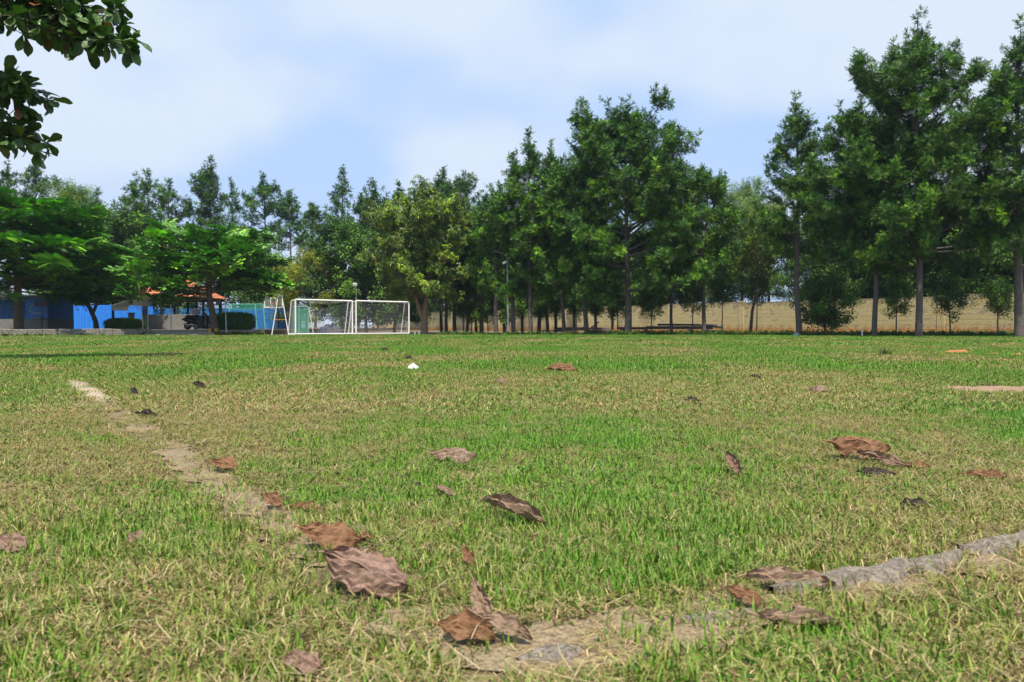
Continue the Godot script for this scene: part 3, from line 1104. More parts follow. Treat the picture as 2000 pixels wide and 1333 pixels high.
func make_sprays() -> void:
	var DARK := Color(0.032, 0.088, 0.015)
	var MID := Color(0.108, 0.240, 0.026)
	for k in 3:
		var s := Shape.new()          # silver oak: feathery leaves round a twig
		for i in 13:
			var t := rf(0.15, 1.0)
			var az := i * 2.4 + rf(-0.4, 0.4)
			var out := Vector3(cos(az), rf(0.25, 1.1) + (0.8 if t > 0.8 else 0.0), sin(az)).normalized()
			s.col = leaf_color(DARK, MID)
			feather_leaf(s, Vector3(0, 0.46 * t, 0), out, (Vector3.UP + rdir() * 0.5).normalized(), rf(0.20, 0.34), rf(0.085, 0.125), 0.018, 5, rf(0.1, 0.4))
		s.col = Color(0.06, 0.055, 0.03)
		s.tube([Vector3(0, -0.12, 0), Vector3(0, 0.46, 0)], [0.008, 0.004], 3, false)
		SPRAY["oak%d" % k] = s.mesh()

		s = Shape.new()               # drooping lance leaves in rosettes
		for q in 3:
			var c := Vector3(rf(-0.16, 0.16), 0.14 + 0.13 * q, rf(-0.16, 0.16))
			for i in 9:
				var az := i * 2.4 + rf(-0.3, 0.3)
				var out := Vector3(cos(az), rf(-0.75, 0.35), sin(az)).normalized()
				s.col = leaf_color(Color(0.070, 0.140, 0.022), Color(0.215, 0.310, 0.040))
				blade_leaf(s, c, out, (Vector3.UP + rdir() * 0.35).normalized(), rf(0.15, 0.24), rf(0.042, 0.06), rf(0.2, 0.7))
			s.col = Color(0.08, 0.06, 0.04)
			s.tube([Vector3(0, -0.1, 0), c], [0.008, 0.005], 3, false)
		SPRAY["mango%d" % k] = s.mesh()

		s = Shape.new()               # Indian almond: flat layers of rosettes of broad leaves
		for q in 4:
			var c := Vector3(rf(-0.28, 0.28), 0.1 + 0.15 * q, rf(-0.03, 0.05))
			for i in 8:
				var az := i * 0.785 + rf(-0.3, 0.3)
				var out := Vector3(cos(az), sin(az), rf(-0.15, 0.5)).normalized()
				s.col = leaf_color(Color(0.070, 0.194, 0.022), Color(0.155, 0.364, 0.034))
				broad_leaf(s, c, out, (Vector3.BACK + rdir() * 0.35).normalized(), rf(0.17, 0.26), rf(0.10, 0.14), rf(0.0, 0.5))
			s.col = Color(0.08, 0.065, 0.045)
			s.tube([Vector3(0, -0.1, 0), c], [0.010, 0.006], 3, false)
		SPRAY["almond%d" % k] = s.mesh()

		s = Shape.new()               # flat fronds that arch at their tips
		for i in 7:
			var az := PI / 2 + (i - 3) * 0.42 + rf(-0.1, 0.1)
			var out := Vector3(cos(az), sin(az), rf(0.0, 0.25)).normalized()
			s.col = leaf_color(Color(0.066, 0.195, 0.024), Color(0.150, 0.345, 0.040))
			feather_leaf(s, Vector3(0, 0.05 * i, 0), out, (Vector3.BACK + rdir() * 0.2).normalized(), rf(0.42, 0.6), rf(0.13, 0.18), 0.042, 7, rf(0.25, 0.5))
		SPRAY["frond%d" % k] = s.mesh()

		s = Shape.new()               # ordinary small broadleaf
		for i in 26:
			var t := rf(0.0, 1.0)
			var az := i * 2.4 + rf(-0.4, 0.4)
			var out := Vector3(cos(az), rf(-0.3, 0.8), sin(az)).normalized()
			s.col = leaf_color(Color(0.056, 0.136, 0.025), Color(0.132, 0.256, 0.040))
			blade_leaf(s, Vector3(cos(az) * 0.1, 0.5 * t, sin(az) * 0.1), out, (Vector3.UP + rdir() * 0.6).normalized(), rf(0.10, 0.17), rf(0.055, 0.08), rf(0.1, 0.5))
		s.col = Color(0.07, 0.06, 0.04)
		s.tube([Vector3(0, -0.1, 0), Vector3(0, 0.5, 0)], [0.007, 0.004], 3, false)
		SPRAY["broad%d" % k] = s.mesh()

		s = Shape.new()               # narrow hanging leaves
		for i in 30:
			var t := rf(0.0, 1.0)
			var az := i * 2.4
			var out := Vector3(cos(az) * 0.6, rf(-1.0, 0.3), sin(az) * 0.6).normalized()
			s.col = leaf_color(Color(0.093, 0.163, 0.046), Color(0.202, 0.295, 0.085))
			blade_leaf(s, Vector3(cos(az) * 0.15 * t, 0.45 * t, sin(az) * 0.15 * t), out, rdir(), rf(0.14, 0.24), rf(0.016, 0.026), rf(0.1, 0.5))
		SPRAY["narrow%d" % k] = s.mesh()


# ---------------------------------------------------------------- trees
# d: h height, r trunk radius, cb height share where the crown begins, w crown radius, prof radius by height within the crown,
# nb branches, el0/el1 their rise at the foot and the head of the crown, leaf, n sprays a metre of branch, ss spray size, tint, new share of pale new growth, flat
func tree(called: String, label: String, category: String, group: String, at: Vector3, d: Dictionary) -> Node3D:
	var o := thing(called, label, category, at, 0.0, group)
	rng.seed = hash(label)
	var h: float = d.h
	var r: float = d.r
	var wood := Shape.new()
	var flat: bool = d.get("flat", false)
	var trunks: Array = d.get("trunks", [])
	if trunks.is_empty():
		var pts := [Vector3(0, -0.1, 0), Vector3(0, 0.12, 0)]
		var rad := [r * 1.35, r * 1.12]
		var lean := Vector3(rf(-1, 1), 0, rf(-1, 1)) * float(d.get("lean", 0.015)) * h
		var wob := Vector3.ZERO
		for k in range(1, 10):
			var t := k / 9.0
			wob += Vector3(rf(-1, 1), 0, rf(-1, 1)) * h * 0.006
			pts.append(Vector3(0, 0.12 + t * (h * 0.97 - 0.12), 0) + lean * t + wob)
			rad.append(maxf(r * pow(1.0 - t, 0.8) + 0.012, 0.012))
		trunks = [[pts, rad]]
	for tr in trunks:
		wood.tube(tr[0], tr[1], 9)
	var places := [[], [], []]
	var colors := [[], [], []]
	var nb: int = d.nb
	var prof: Array = d.prof
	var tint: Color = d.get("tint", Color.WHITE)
	var az0 := rf(0, TAU)
	var squash: float = d.get("deep", 1.0)
	for i in nb:
		var t := (i + rng.randf()) / nb
		var tr: Array = trunks[i % trunks.size()]
		var y := lerpf(d.cb * h, h * float(d.get("top", 0.90)), t)
		var from := point_at(tr[0], y - absf(rf(0, 0.06)) * h)
		var f := t * (prof.size() - 1)
		var reach: float = d.w * lerpf(prof[int(f)], prof[mini(int(f) + 1, prof.size() - 1)], f - int(f)) * rf(0.66, 1.14)
		var az := az0 + i * 2.4 + rf(-0.5, 0.5)
		var el := deg_to_rad(lerpf(d.el0, d.el1, t) + rf(-9, 9))
		var dir := Vector3(cos(az) * cos(el), sin(el), sin(az) * cos(el) * squash)
		var bend := deg_to_rad(d.get("bend", 14.0))
		var pts := [from]
		var length := reach / maxf(cos(el), 0.75)
		var p := from
		for k in 4:
			var e2 := el + bend * (k / 3.0) * rf(0.6, 1.4)
			p += Vector3(cos(az) * cos(e2), sin(e2), sin(az) * cos(e2) * squash) * length / 4.0 + rdir() * length * 0.02
			pts.append(p)
		var br: float = minf(r * 0.42, 0.012 + length * 0.014)
		wood.tube(pts, [br, br * 0.8, br * 0.6, br * 0.4, 0.006], 5, false)
		# side twigs, with sprays along them and along the outer branch
		var ns := int(ceil(length * float(d.get("twigs", 2.2))))
		for q in ns:
			var sp := 1.0 - pow(rng.randf(), 1.3) * 0.8
			var b0 := along(pts, sp)
			var fwd := (along(pts, minf(sp + 0.1, 1.0)) - along(pts, sp - 0.1)).normalized()
			var side := fwd.cross(Vector3.UP).normalized() * (1.0 if q % 2 == 0 else -1.0)
			var td: Vector3
			if flat:
				td = (fwd * rf(0.4, 1.0) + side * rf(0.3, 1.0) + Vector3.UP * rf(-0.05, 0.16)).normalized()
			else:
				td = (fwd * rf(0.3, 1.0) + side * rf(0.2, 1.0) + Vector3.UP * rf(-0.2, 0.75) + rdir() * 0.3).normalized()
			var tl := clampf(length * rf(0.16, 0.38) * (1.15 - 0.5 * sp), 0.25, 1.7)
			var b1 := b0 + td * tl
			wood.tube([b0, b0.lerp(b1, 0.5) + rdir() * 0.04, b1], [0.014, 0.010, 0.005], 3, false)
			var m := int(ceil(tl * float(d.n)))
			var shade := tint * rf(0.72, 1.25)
			if rng.randf() < float(d.get("new", 0.12)):
				shade = Color(shade.r * 2.0, shade.g * 1.8, shade.b * 0.9)
			for z in m:
				var s2 := (z + rf(0.3, 1.0)) / m
				var at2 := b0.lerp(b1, s2) + rdir() * (0.05 if flat else rf(0.05, 0.34))
				var axis := (td * rf(0.5, 1.0) + rdir() * (0.30 if flat else 0.55) + Vector3.UP * (0.0 if flat else rf(0.0, 0.5))).normalized()
				add_spray(places, colors, at2, axis, float(d.ss) * rf(0.75, 1.25), shade, flat, 0.06)
	if not flat and not d.has("trunks"):
		var tp: Array = trunks[0][0]
		for k in int(8 + h * 0.8):
			var q2 := along(tp, rf(0.86, 1.0)) + rdir() * 0.12
			add_spray(places, colors, q2, (Vector3.UP + rdir() * 0.6).normalized(), float(d.ss) * rf(0.7, 1.1), tint * rf(0.9, 1.2), false, 0.2)
	part("trunk", wood, M[d.get("bark", "bark_grey")], o)
	var mm: Material = M[{"oak": "leaf_oak", "mango": "leaf_mango", "almond": "leaf_almond"}.get(d.leaf, "leaf_soft")]
	for k in 3:
		if places[k].size():
			many("crown", SPRAY[str(d.leaf) + str(k)], mm, places[k], colors[k], o)
	return o


func add_spray(places: Array, colors: Array, at: Vector3, axis: Vector3, size: float, tint: Color, flat: bool, fresh: float) -> void:
	var x := axis.cross(Vector3.UP)
	if x.length() < 0.05:
		x = Vector3.RIGHT
	x = x.normalized()
	var z := x.cross(axis).normalized()
	var b := Basis(x, axis, z)
	b = Basis(axis, rf(-0.35, 0.35) if flat else rf(0, TAU)) * b
	var k := rng.randi() % 3
	places[k].append(Transform3D(b.scaled_local(Vector3.ONE * size), at))
	var f := rf(0.85, 1.15)
	var c := tint * f
	if rng.randf() < fresh:
		c = Color(c.r * 1.5, c.g * 1.4, c.b)
	colors[k].append(Color(c.r, c.g, c.b, 1.0))


func along(pts: Array, t: float) -> Vector3:
	var f := clampf(t, 0.0, 1.0) * (pts.size() - 1)
	var k := mini(int(f), pts.size() - 2)
	return pts[k].lerp(pts[k + 1], f - k)


func point_at(pts: Array, y: float) -> Vector3:
	for k in pts.size() - 1:
		if pts[k + 1].y >= y:
			return pts[k].lerp(pts[k + 1], clampf((y - pts[k].y) / maxf(pts[k + 1].y - pts[k].y, 0.001), 0, 1))
	return pts[pts.size() - 1]


func oak(label: String, group: String, at: Vector3, h: float, w: float, cb: float, prof: Array, more := {}) -> Node3D:
	var d := {"h": h, "r": 0.011 * h + 0.03, "cb": cb, "w": w, "prof": prof, "nb": int(h * 4.0), "el0": -2.0, "el1": 58.0, "leaf": "oak", "n": 7.4, "ss": 0.86, "twigs": 3.1, "bend": 20.0, "new": 0.18}
	d.merge(more, true)
	return tree("silver_oak", label, "tree", group, at, d)


func build_trees() -> void:
	var row := "tall trees along the boundary wall"
	var CONE := [0.8, 1.0, 0.95, 0.78, 0.56, 0.3, 0.12]
	var SPINDLE := [0.6, 0.85, 1.0, 0.95, 0.72, 0.45, 0.2]
	var DOME := [0.7, 0.92, 1.0, 1.0, 0.85, 0.6, 0.3]
	oak("tallest silver oak at right with a broad cone crown, upright grey trunk", row, Vector3(19.745, 0, -39), 16.08, 4.61, 0.236, CONE, {"r": 0.156})
	oak("silver oak cut off by the right edge with trunk forked low", row, Vector3(23.69, 0, -37.5), 14.96, 2.89, 0.309, CONE, {"r": 0.203, "n": 6.0})
	oak("silver oak with slim mottled trunk just left of the tallest tree", row, Vector3(18.486, 0, -41), 11.49, 3.38, 0.345, SPINDLE, {"r": 0.125})
	oak("narrow pointed silver oak standing alone left of the broad cone tree", row, Vector3(16.106, 0, -45), 13.72, 2.54, 0.355, CONE, {"r": 0.156})
	oak("large round-headed silver oak in the middle of the row, thick grey trunk", row, Vector3(6.794, 0, -47), 12.67, 4.85, 0.188, DOME, {"r": 0.203})
	oak("rightmost silver oak of the central clump, above the timber pile's end", row, Vector3(11.733, 0, -49), 9.90, 2.36, 0.359, DOME, {"r": 0.117, "new": 0.26})
	oak("slim silver oak between the round-headed tree and the clump's right end", row, Vector3(9.935, 0, -50), 8.82, 2.13, 0.284, DOME, {"r": 0.094, "new": 0.26})
	oak("silver oak with red soil on its trunk foot, behind the leaning pale stick", row, Vector3(4.556, 0, -49), 10.96, 2.76, 0.225, DOME, {"r": 0.140, "new": 0.26})
	oak("silver oak whose trunk stands just left of the leaning pale stick", row, Vector3(3.248, 0, -50), 11.22, 2.34, 0.223, SPINDLE, {"r": 0.117, "new": 0.26})
	oak("silver oak with narrow raised top, fourth trunk right of the lamp pole", row, Vector3(2.496, 0, -56), 13.39, 2.12, 0.205, SPINDLE, {"r": 0.109})
	oak("straight dark trunked silver oak second to the right of the lamp pole", row, Vector3(1.178, 0, -50), 12.86, 1.72, 0.195, SPINDLE, {"r": 0.133})
	oak("silver oak close behind the tall grey lamp pole", row, Vector3(0.097, 0, -51), 11.76, 1.82, 0.216, SPINDLE, {"r": 0.133, "new": 0.26})
	oak("silver oak with trunk just left of the tall grey lamp pole", row, Vector3(-1.007, 0, -51), 8.98, 2.10, 0.283, DOME, {"r": 0.133, "new": 0.26})
	oak("silver oak two trunks left of the tall grey lamp pole", row, Vector3(-2.104, 0, -56), 9.09, 2.23, 0.302, DOME, {"r": 0.125, "new": 0.26})
	oak("silver oak standing right of the pink-barked round tree", row, Vector3(-4.101, 0, -57.5), 9.19, 2.45, 0.305, DOME, {"r": 0.133, "new": 0.26})
	oak("silver oak rising behind the pink-barked round tree's right side", row, Vector3(-5.449, 0, -62), 12.77, 2.47, 0.234, SPINDLE, {"r": 0.117})
	var far := "slender trees in the far row behind the blue fence"
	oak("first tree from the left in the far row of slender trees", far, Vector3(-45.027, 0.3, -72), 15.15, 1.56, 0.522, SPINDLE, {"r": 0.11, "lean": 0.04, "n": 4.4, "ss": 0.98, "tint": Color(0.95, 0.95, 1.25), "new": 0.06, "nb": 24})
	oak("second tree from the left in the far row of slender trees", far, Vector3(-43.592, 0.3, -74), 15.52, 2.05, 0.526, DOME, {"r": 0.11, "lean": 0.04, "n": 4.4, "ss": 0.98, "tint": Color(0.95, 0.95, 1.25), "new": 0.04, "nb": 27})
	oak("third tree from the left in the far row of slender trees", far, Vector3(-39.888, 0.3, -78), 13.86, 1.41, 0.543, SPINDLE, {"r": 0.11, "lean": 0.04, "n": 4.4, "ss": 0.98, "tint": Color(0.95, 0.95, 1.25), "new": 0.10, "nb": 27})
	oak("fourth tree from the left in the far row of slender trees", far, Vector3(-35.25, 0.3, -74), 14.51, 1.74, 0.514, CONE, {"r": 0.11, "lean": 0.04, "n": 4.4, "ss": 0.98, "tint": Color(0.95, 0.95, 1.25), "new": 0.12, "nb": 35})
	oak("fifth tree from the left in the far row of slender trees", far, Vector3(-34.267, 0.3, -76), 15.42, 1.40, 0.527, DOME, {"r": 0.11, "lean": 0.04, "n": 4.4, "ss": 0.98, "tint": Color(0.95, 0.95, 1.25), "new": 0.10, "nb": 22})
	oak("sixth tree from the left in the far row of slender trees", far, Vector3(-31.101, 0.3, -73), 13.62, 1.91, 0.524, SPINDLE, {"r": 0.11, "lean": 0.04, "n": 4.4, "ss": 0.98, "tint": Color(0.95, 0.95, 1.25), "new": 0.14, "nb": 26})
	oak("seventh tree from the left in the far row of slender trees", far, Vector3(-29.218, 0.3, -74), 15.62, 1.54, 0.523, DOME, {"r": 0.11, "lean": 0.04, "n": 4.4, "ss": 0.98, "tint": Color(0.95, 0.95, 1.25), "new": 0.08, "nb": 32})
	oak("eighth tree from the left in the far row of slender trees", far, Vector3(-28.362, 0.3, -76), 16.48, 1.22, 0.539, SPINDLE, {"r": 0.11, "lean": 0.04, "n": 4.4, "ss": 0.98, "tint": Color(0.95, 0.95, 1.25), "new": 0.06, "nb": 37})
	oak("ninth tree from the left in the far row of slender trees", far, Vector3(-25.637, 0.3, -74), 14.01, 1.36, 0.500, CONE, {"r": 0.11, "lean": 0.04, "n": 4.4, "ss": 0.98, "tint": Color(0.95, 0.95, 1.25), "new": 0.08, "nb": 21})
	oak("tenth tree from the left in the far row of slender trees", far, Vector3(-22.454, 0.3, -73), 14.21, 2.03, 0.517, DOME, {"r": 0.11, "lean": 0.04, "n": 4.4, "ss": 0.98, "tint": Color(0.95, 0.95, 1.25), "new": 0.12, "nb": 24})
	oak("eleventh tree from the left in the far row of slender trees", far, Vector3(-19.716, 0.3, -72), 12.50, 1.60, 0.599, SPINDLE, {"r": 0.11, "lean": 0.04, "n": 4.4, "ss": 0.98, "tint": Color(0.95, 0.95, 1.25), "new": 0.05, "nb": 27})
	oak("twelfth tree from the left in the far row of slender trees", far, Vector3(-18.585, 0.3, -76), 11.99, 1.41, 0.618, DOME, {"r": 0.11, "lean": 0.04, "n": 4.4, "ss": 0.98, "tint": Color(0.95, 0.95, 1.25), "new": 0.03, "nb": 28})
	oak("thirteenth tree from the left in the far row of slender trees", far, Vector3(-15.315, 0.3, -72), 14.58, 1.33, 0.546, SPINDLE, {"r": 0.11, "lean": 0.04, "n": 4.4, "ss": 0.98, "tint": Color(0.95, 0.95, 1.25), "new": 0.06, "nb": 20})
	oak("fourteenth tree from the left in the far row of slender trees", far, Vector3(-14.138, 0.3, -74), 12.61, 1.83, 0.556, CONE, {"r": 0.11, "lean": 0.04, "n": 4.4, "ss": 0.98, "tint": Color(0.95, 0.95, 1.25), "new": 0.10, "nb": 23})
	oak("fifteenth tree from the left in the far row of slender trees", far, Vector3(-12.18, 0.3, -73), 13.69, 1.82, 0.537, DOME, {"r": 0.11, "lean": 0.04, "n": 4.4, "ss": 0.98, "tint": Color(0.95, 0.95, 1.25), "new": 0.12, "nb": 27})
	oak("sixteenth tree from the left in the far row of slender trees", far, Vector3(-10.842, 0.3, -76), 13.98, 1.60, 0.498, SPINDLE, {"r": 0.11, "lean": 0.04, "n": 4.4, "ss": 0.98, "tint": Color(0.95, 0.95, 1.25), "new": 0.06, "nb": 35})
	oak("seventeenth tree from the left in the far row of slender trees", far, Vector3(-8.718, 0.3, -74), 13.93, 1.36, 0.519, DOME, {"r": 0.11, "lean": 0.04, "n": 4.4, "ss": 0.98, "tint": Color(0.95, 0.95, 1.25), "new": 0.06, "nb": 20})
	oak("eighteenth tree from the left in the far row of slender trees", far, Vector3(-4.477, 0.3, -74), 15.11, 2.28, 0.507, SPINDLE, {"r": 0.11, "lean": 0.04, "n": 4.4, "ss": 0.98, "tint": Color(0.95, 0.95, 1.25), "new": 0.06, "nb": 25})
	# broadleaf trees that fill the gaps low down, beyond the wall and between the rows
	var low := "low leafy trees behind the tall row"
	tree("leafy_tree", "pale willowy tree showing in the gap of the tall row", "tree", low, Vector3(19.711, 0, -68.781), {"h": 12.98, "r": 0.15, "cb": 0.301, "w": 3.08, "prof": DOME, "nb": 60, "el0": 0.0, "el1": 50.0, "leaf": "narrow", "n": 4.8, "ss": 1.55, "twigs": 2.4, "new": 0.08, "tint": Color(1.25, 1.25, 1.2)})
	tree("leafy_tree", "olive narrow-leaved tree right of the pale willowy tree", "tree", low, Vector3(21.24, 0, -66.704), {"h": 10.58, "r": 0.13, "cb": 0.320, "w": 3.44, "prof": DOME, "nb": 51, "el0": 0.0, "el1": 50.0, "leaf": "narrow", "n": 4.8, "ss": 1.55, "twigs": 2.4, "new": 0.08})
	tree("leafy_tree", "dark broadleaf tree behind the narrow pointed silver oak", "tree", low, Vector3(24.569, 0, -62.226), {"h": 9.12, "r": 0.12, "cb": 0.220, "w": 3.75, "prof": DOME, "nb": 46, "el0": 0.0, "el1": 50.0, "leaf": "broad", "n": 4.8, "ss": 1.55, "twigs": 2.4, "new": 0.08})
	tree("leafy_tree", "dark broadleaf tree beyond the wall behind the slim mottled trunk", "tree", low, Vector3(26.321, 0, -59.9), {"h": 8.03, "r": 0.11, "cb": 0.243, "w": 3.61, "prof": DOME, "nb": 43, "el0": 0.0, "el1": 50.0, "leaf": "broad", "n": 4.8, "ss": 1.55, "twigs": 2.4, "new": 0.08})
	tree("leafy_tree", "dark broadleaf tree beyond the wall left of the thick right trunk", "tree", low, Vector3(27.953, 0, -57.755), {"h": 8.50, "r": 0.12, "cb": 0.223, "w": 3.72, "prof": DOME, "nb": 44, "el0": 0.0, "el1": 50.0, "leaf": "broad", "n": 4.8, "ss": 1.55, "twigs": 2.4, "new": 0.08})
	tree("leafy_tree", "dark broadleaf tree beyond the wall right of the thick right trunk", "tree", low, Vector3(29.583, 0, -55.632), {"h": 7.85, "r": 0.11, "cb": 0.235, "w": 3.59, "prof": DOME, "nb": 42, "el0": 0.0, "el1": 50.0, "leaf": "broad", "n": 4.8, "ss": 1.55, "twigs": 2.4, "new": 0.08})
	tree("leafy_tree", "dark broadleaf tree beyond the wall third from the right edge", "tree", low, Vector3(31.006, 0, -53.799), {"h": 8.29, "r": 0.12, "cb": 0.217, "w": 3.47, "prof": DOME, "nb": 44, "el0": 0.0, "el1": 50.0, "leaf": "broad", "n": 4.8, "ss": 1.55, "twigs": 2.4, "new": 0.08})
	tree("leafy_tree", "dark broadleaf tree beyond the wall second from the right edge", "tree", low, Vector3(32.252, 0, -52.21), {"h": 7.40, "r": 0.11, "cb": 0.283, "w": 3.37, "prof": DOME, "nb": 41, "el0": 0.0, "el1": 50.0, "leaf": "broad", "n": 4.8, "ss": 1.55, "twigs": 2.4, "new": 0.08})
	tree("leafy_tree", "dark broadleaf tree beyond the wall at the right edge", "tree", low, Vector3(33.52, 0, -50.61), {"h": 7.51, "r": 0.11, "cb": 0.273, "w": 3.48, "prof": DOME, "nb": 41, "el0": 0.0, "el1": 50.0, "leaf": "broad", "n": 4.8, "ss": 1.55, "twigs": 2.4, "new": 0.08})
	tree("leafy_tree", "grey-green narrow-leaved tree beyond the wall above the timber pile", "tree", low, Vector3(15.815, 0, -74.129), {"h": 8.41, "r": 0.12, "cb": 0.272, "w": 3.82, "prof": DOME, "nb": 44, "el0": 0.0, "el1": 50.0, "leaf": "narrow", "n": 4.8, "ss": 1.55, "twigs": 2.4, "new": 0.08})
	tree("leafy_tree", "grey-green narrow-leaved tree beyond the wall at the timber pile's end", "tree", low, Vector3(18.254, 0, -70.773), {"h": 8.06, "r": 0.11, "cb": 0.275, "w": 3.35, "prof": DOME, "nb": 43, "el0": 0.0, "el1": 50.0, "leaf": "narrow", "n": 4.8, "ss": 1.55, "twigs": 2.4, "new": 0.08})
	tree("leafy_tree", "bushy tree behind the round-headed silver oak's right side", "tree", low, Vector3(13.536, 0, -77.289), {"h": 9.24, "r": 0.12, "cb": 0.203, "w": 3.66, "prof": DOME, "nb": 47, "el0": 0.0, "el1": 50.0, "leaf": "broad", "n": 4.8, "ss": 1.55, "twigs": 2.4, "new": 0.08})
	tree("leafy_tree", "bushy tree behind the round-headed silver oak's left side", "tree", low, Vector3(9.732, 0, -82.606), {"h": 10.37, "r": 0.13, "cb": 0.190, "w": 4.26, "prof": DOME, "nb": 51, "el0": 0.0, "el1": 50.0, "leaf": "broad", "n": 4.8, "ss": 1.55, "twigs": 2.4, "new": 0.08})
	tree("leafy_tree", "bushy tree behind the red-footed trunk", "tree", low, Vector3(6.894, 0, -86.604), {"h": 10.84, "r": 0.14, "cb": 0.178, "w": 4.10, "prof": DOME, "nb": 52, "el0": 0.0, "el1": 50.0, "leaf": "broad", "n": 4.8, "ss": 1.55, "twigs": 2.4, "new": 0.08})
	tree("leafy_tree", "bushy tree third right of the lamp pole, behind the trunks", "tree", low, Vector3(3.768, 0, -91.033), {"h": 11.37, "r": 0.14, "cb": 0.176, "w": 4.07, "prof": DOME, "nb": 54, "el0": 0.0, "el1": 50.0, "leaf": "broad", "n": 4.8, "ss": 1.55, "twigs": 2.4, "new": 0.08})
	tree("leafy_tree", "bushy tree behind the tall lamp pole", "tree", low, Vector3(0.608, 0, -95.535), {"h": 11.31, "r": 0.14, "cb": 0.184, "w": 4.11, "prof": DOME, "nb": 54, "el0": 0.0, "el1": 50.0, "leaf": "broad", "n": 4.8, "ss": 1.55, "twigs": 2.4, "new": 0.08})
	tree("leafy_tree", "bushy tree behind the trunks left of the lamp pole", "tree", low, Vector3(-3.216, 0, -101.012), {"h": 11.93, "r": 0.15, "cb": 0.182, "w": 4.78, "prof": DOME, "nb": 56, "el0": 0.0, "el1": 50.0, "leaf": "broad", "n": 4.8, "ss": 1.55, "twigs": 2.4, "new": 0.08})
	tree("leafy_tree", "bushy tree right behind the pink-barked tree", "tree", low, Vector3(-7.131, 0, -106.646), {"h": 11.89, "r": 0.15, "cb": 0.116, "w": 4.59, "prof": DOME, "nb": 56, "el0": 0.0, "el1": 50.0, "leaf": "broad", "n": 4.8, "ss": 1.55, "twigs": 2.4, "new": 0.08})
	tree("leafy_tree", "bushy dark tree directly behind the pink trunk", "tree", low, Vector3(-11.092, 0, -112.371), {"h": 11.78, "r": 0.14, "cb": 0.121, "w": 4.83, "prof": DOME, "nb": 56, "el0": 0.0, "el1": 50.0, "leaf": "broad", "n": 4.8, "ss": 1.55, "twigs": 2.4, "new": 0.08})
	tree("leafy_tree", "bushy dark tree behind the right-hand goal", "tree", low, Vector3(-9.081, 0, -62), {"h": 7.91, "r": 0.11, "cb": 0.103, "w": 3.20, "prof": DOME, "nb": 42, "el0": 0.0, "el1": 50.0, "leaf": "broad", "n": 4.8, "ss": 1.55, "twigs": 2.4, "new": 0.08})
	tree("leafy_tree", "bushy dark tree behind the inner posts of the goals", "tree", low, Vector3(-10.89, 0, -60), {"h": 6.91, "r": 0.11, "cb": 0.117, "w": 2.58, "prof": DOME, "nb": 39, "el0": 0.0, "el1": 50.0, "leaf": "broad", "n": 4.8, "ss": 1.55, "twigs": 2.4, "new": 0.08})
	tree("leafy_tree", "dark bushy tree behind the left-hand goal", "tree", low, Vector3(-13.109, 0, -62), {"h": 8.69, "r": 0.12, "cb": 0.094, "w": 2.77, "prof": DOME, "nb": 45, "el0": 0.0, "el1": 50.0, "leaf": "broad", "n": 4.8, "ss": 1.55, "twigs": 2.4, "new": 0.08, "tint": Color(0.75, 0.8, 0.9)})
	tree("leafy_tree", "yellowish bamboo-like clump behind the left goal's crossbar", "tree", low, Vector3(-15.617, 0, -61), {"h": 5.85, "r": 0.10, "cb": 0.152, "w": 2.73, "prof": DOME, "nb": 35, "el0": 0.0, "el1": 50.0, "leaf": "narrow", "n": 4.8, "ss": 1.55, "twigs": 2.4, "new": 0.08, "tint": Color(1.5, 1.15, 0.45)})
	tree("leafy_tree", "dark leafy tree behind the trestle ladder", "tree", low, Vector3(-18.749, 0.3, -64), {"h": 4.60, "r": 0.09, "cb": 0.159, "w": 2.20, "prof": DOME, "nb": 31, "el0": 0.0, "el1": 50.0, "leaf": "broad", "n": 4.8, "ss": 1.55, "twigs": 2.4, "new": 0.08})
	tree("leafy_tree", "dark broadleaf tree between the layered tree and the pavilion", "tree", low, Vector3(-29.962, 0.3, -61.5), {"h": 8.25, "r": 0.12, "cb": 0.252, "w": 3.28, "prof": DOME, "nb": 44, "el0": 0.0, "el1": 50.0, "leaf": "broad", "n": 4.8, "ss": 1.55, "twigs": 2.4, "new": 0.08})
	tree("leafy_tree", "feathery bamboo-like crown above the layered tree", "tree", low, Vector3(-33.956, 0.3, -62), {"h": 11.26, "r": 0.14, "cb": 0.431, "w": 2.40, "prof": DOME, "nb": 54, "el0": 0.0, "el1": 50.0, "leaf": "narrow", "n": 4.8, "ss": 1.55, "twigs": 2.4, "new": 0.08, "tint": Color(0.9, 1.0, 0.6)})
	tree("leafy_tree", "leafy young tree rising behind the blue corrugated fence", "tree", low, Vector3(-32.437, 0.3, -61), {"h": 4.78, "r": 0.09, "cb": 0.253, "w": 2.36, "prof": DOME, "nb": 32, "el0": 0.0, "el1": 50.0, "leaf": "broad", "n": 4.8, "ss": 1.55, "twigs": 2.4, "new": 0.08})
	tree("leafy_tree", "small leafy tree beside the blue painted building", "tree", low, Vector3(-34.768, 0.3, -61), {"h": 4.00, "r": 0.08, "cb": 0.370, "w": 1.89, "prof": DOME, "nb": 29, "el0": 0.0, "el1": 50.0, "leaf": "broad", "n": 4.8, "ss": 1.55, "twigs": 2.4, "new": 0.08})
	tree("leafy_tree", "small dark tree over the awning's low end", "tree", low, Vector3(-28.669, 0.3, -61), {"h": 3.81, "r": 0.08, "cb": 0.389, "w": 1.57, "prof": DOME, "nb": 28, "el0": 0.0, "el1": 50.0, "leaf": "broad", "n": 4.8, "ss": 1.55, "twigs": 2.4, "new": 0.08})
	tree("leafy_tree", "shrubby tree seen through the pavilion", "tree", low, Vector3(-25.665, 0.3, -62), {"h": 3.28, "r": 0.08, "cb": 0.398, "w": 2.13, "prof": DOME, "nb": 27, "el0": 0.0, "el1": 50.0, "leaf": "broad", "n": 4.8, "ss": 1.55, "twigs": 2.4, "new": 0.08})
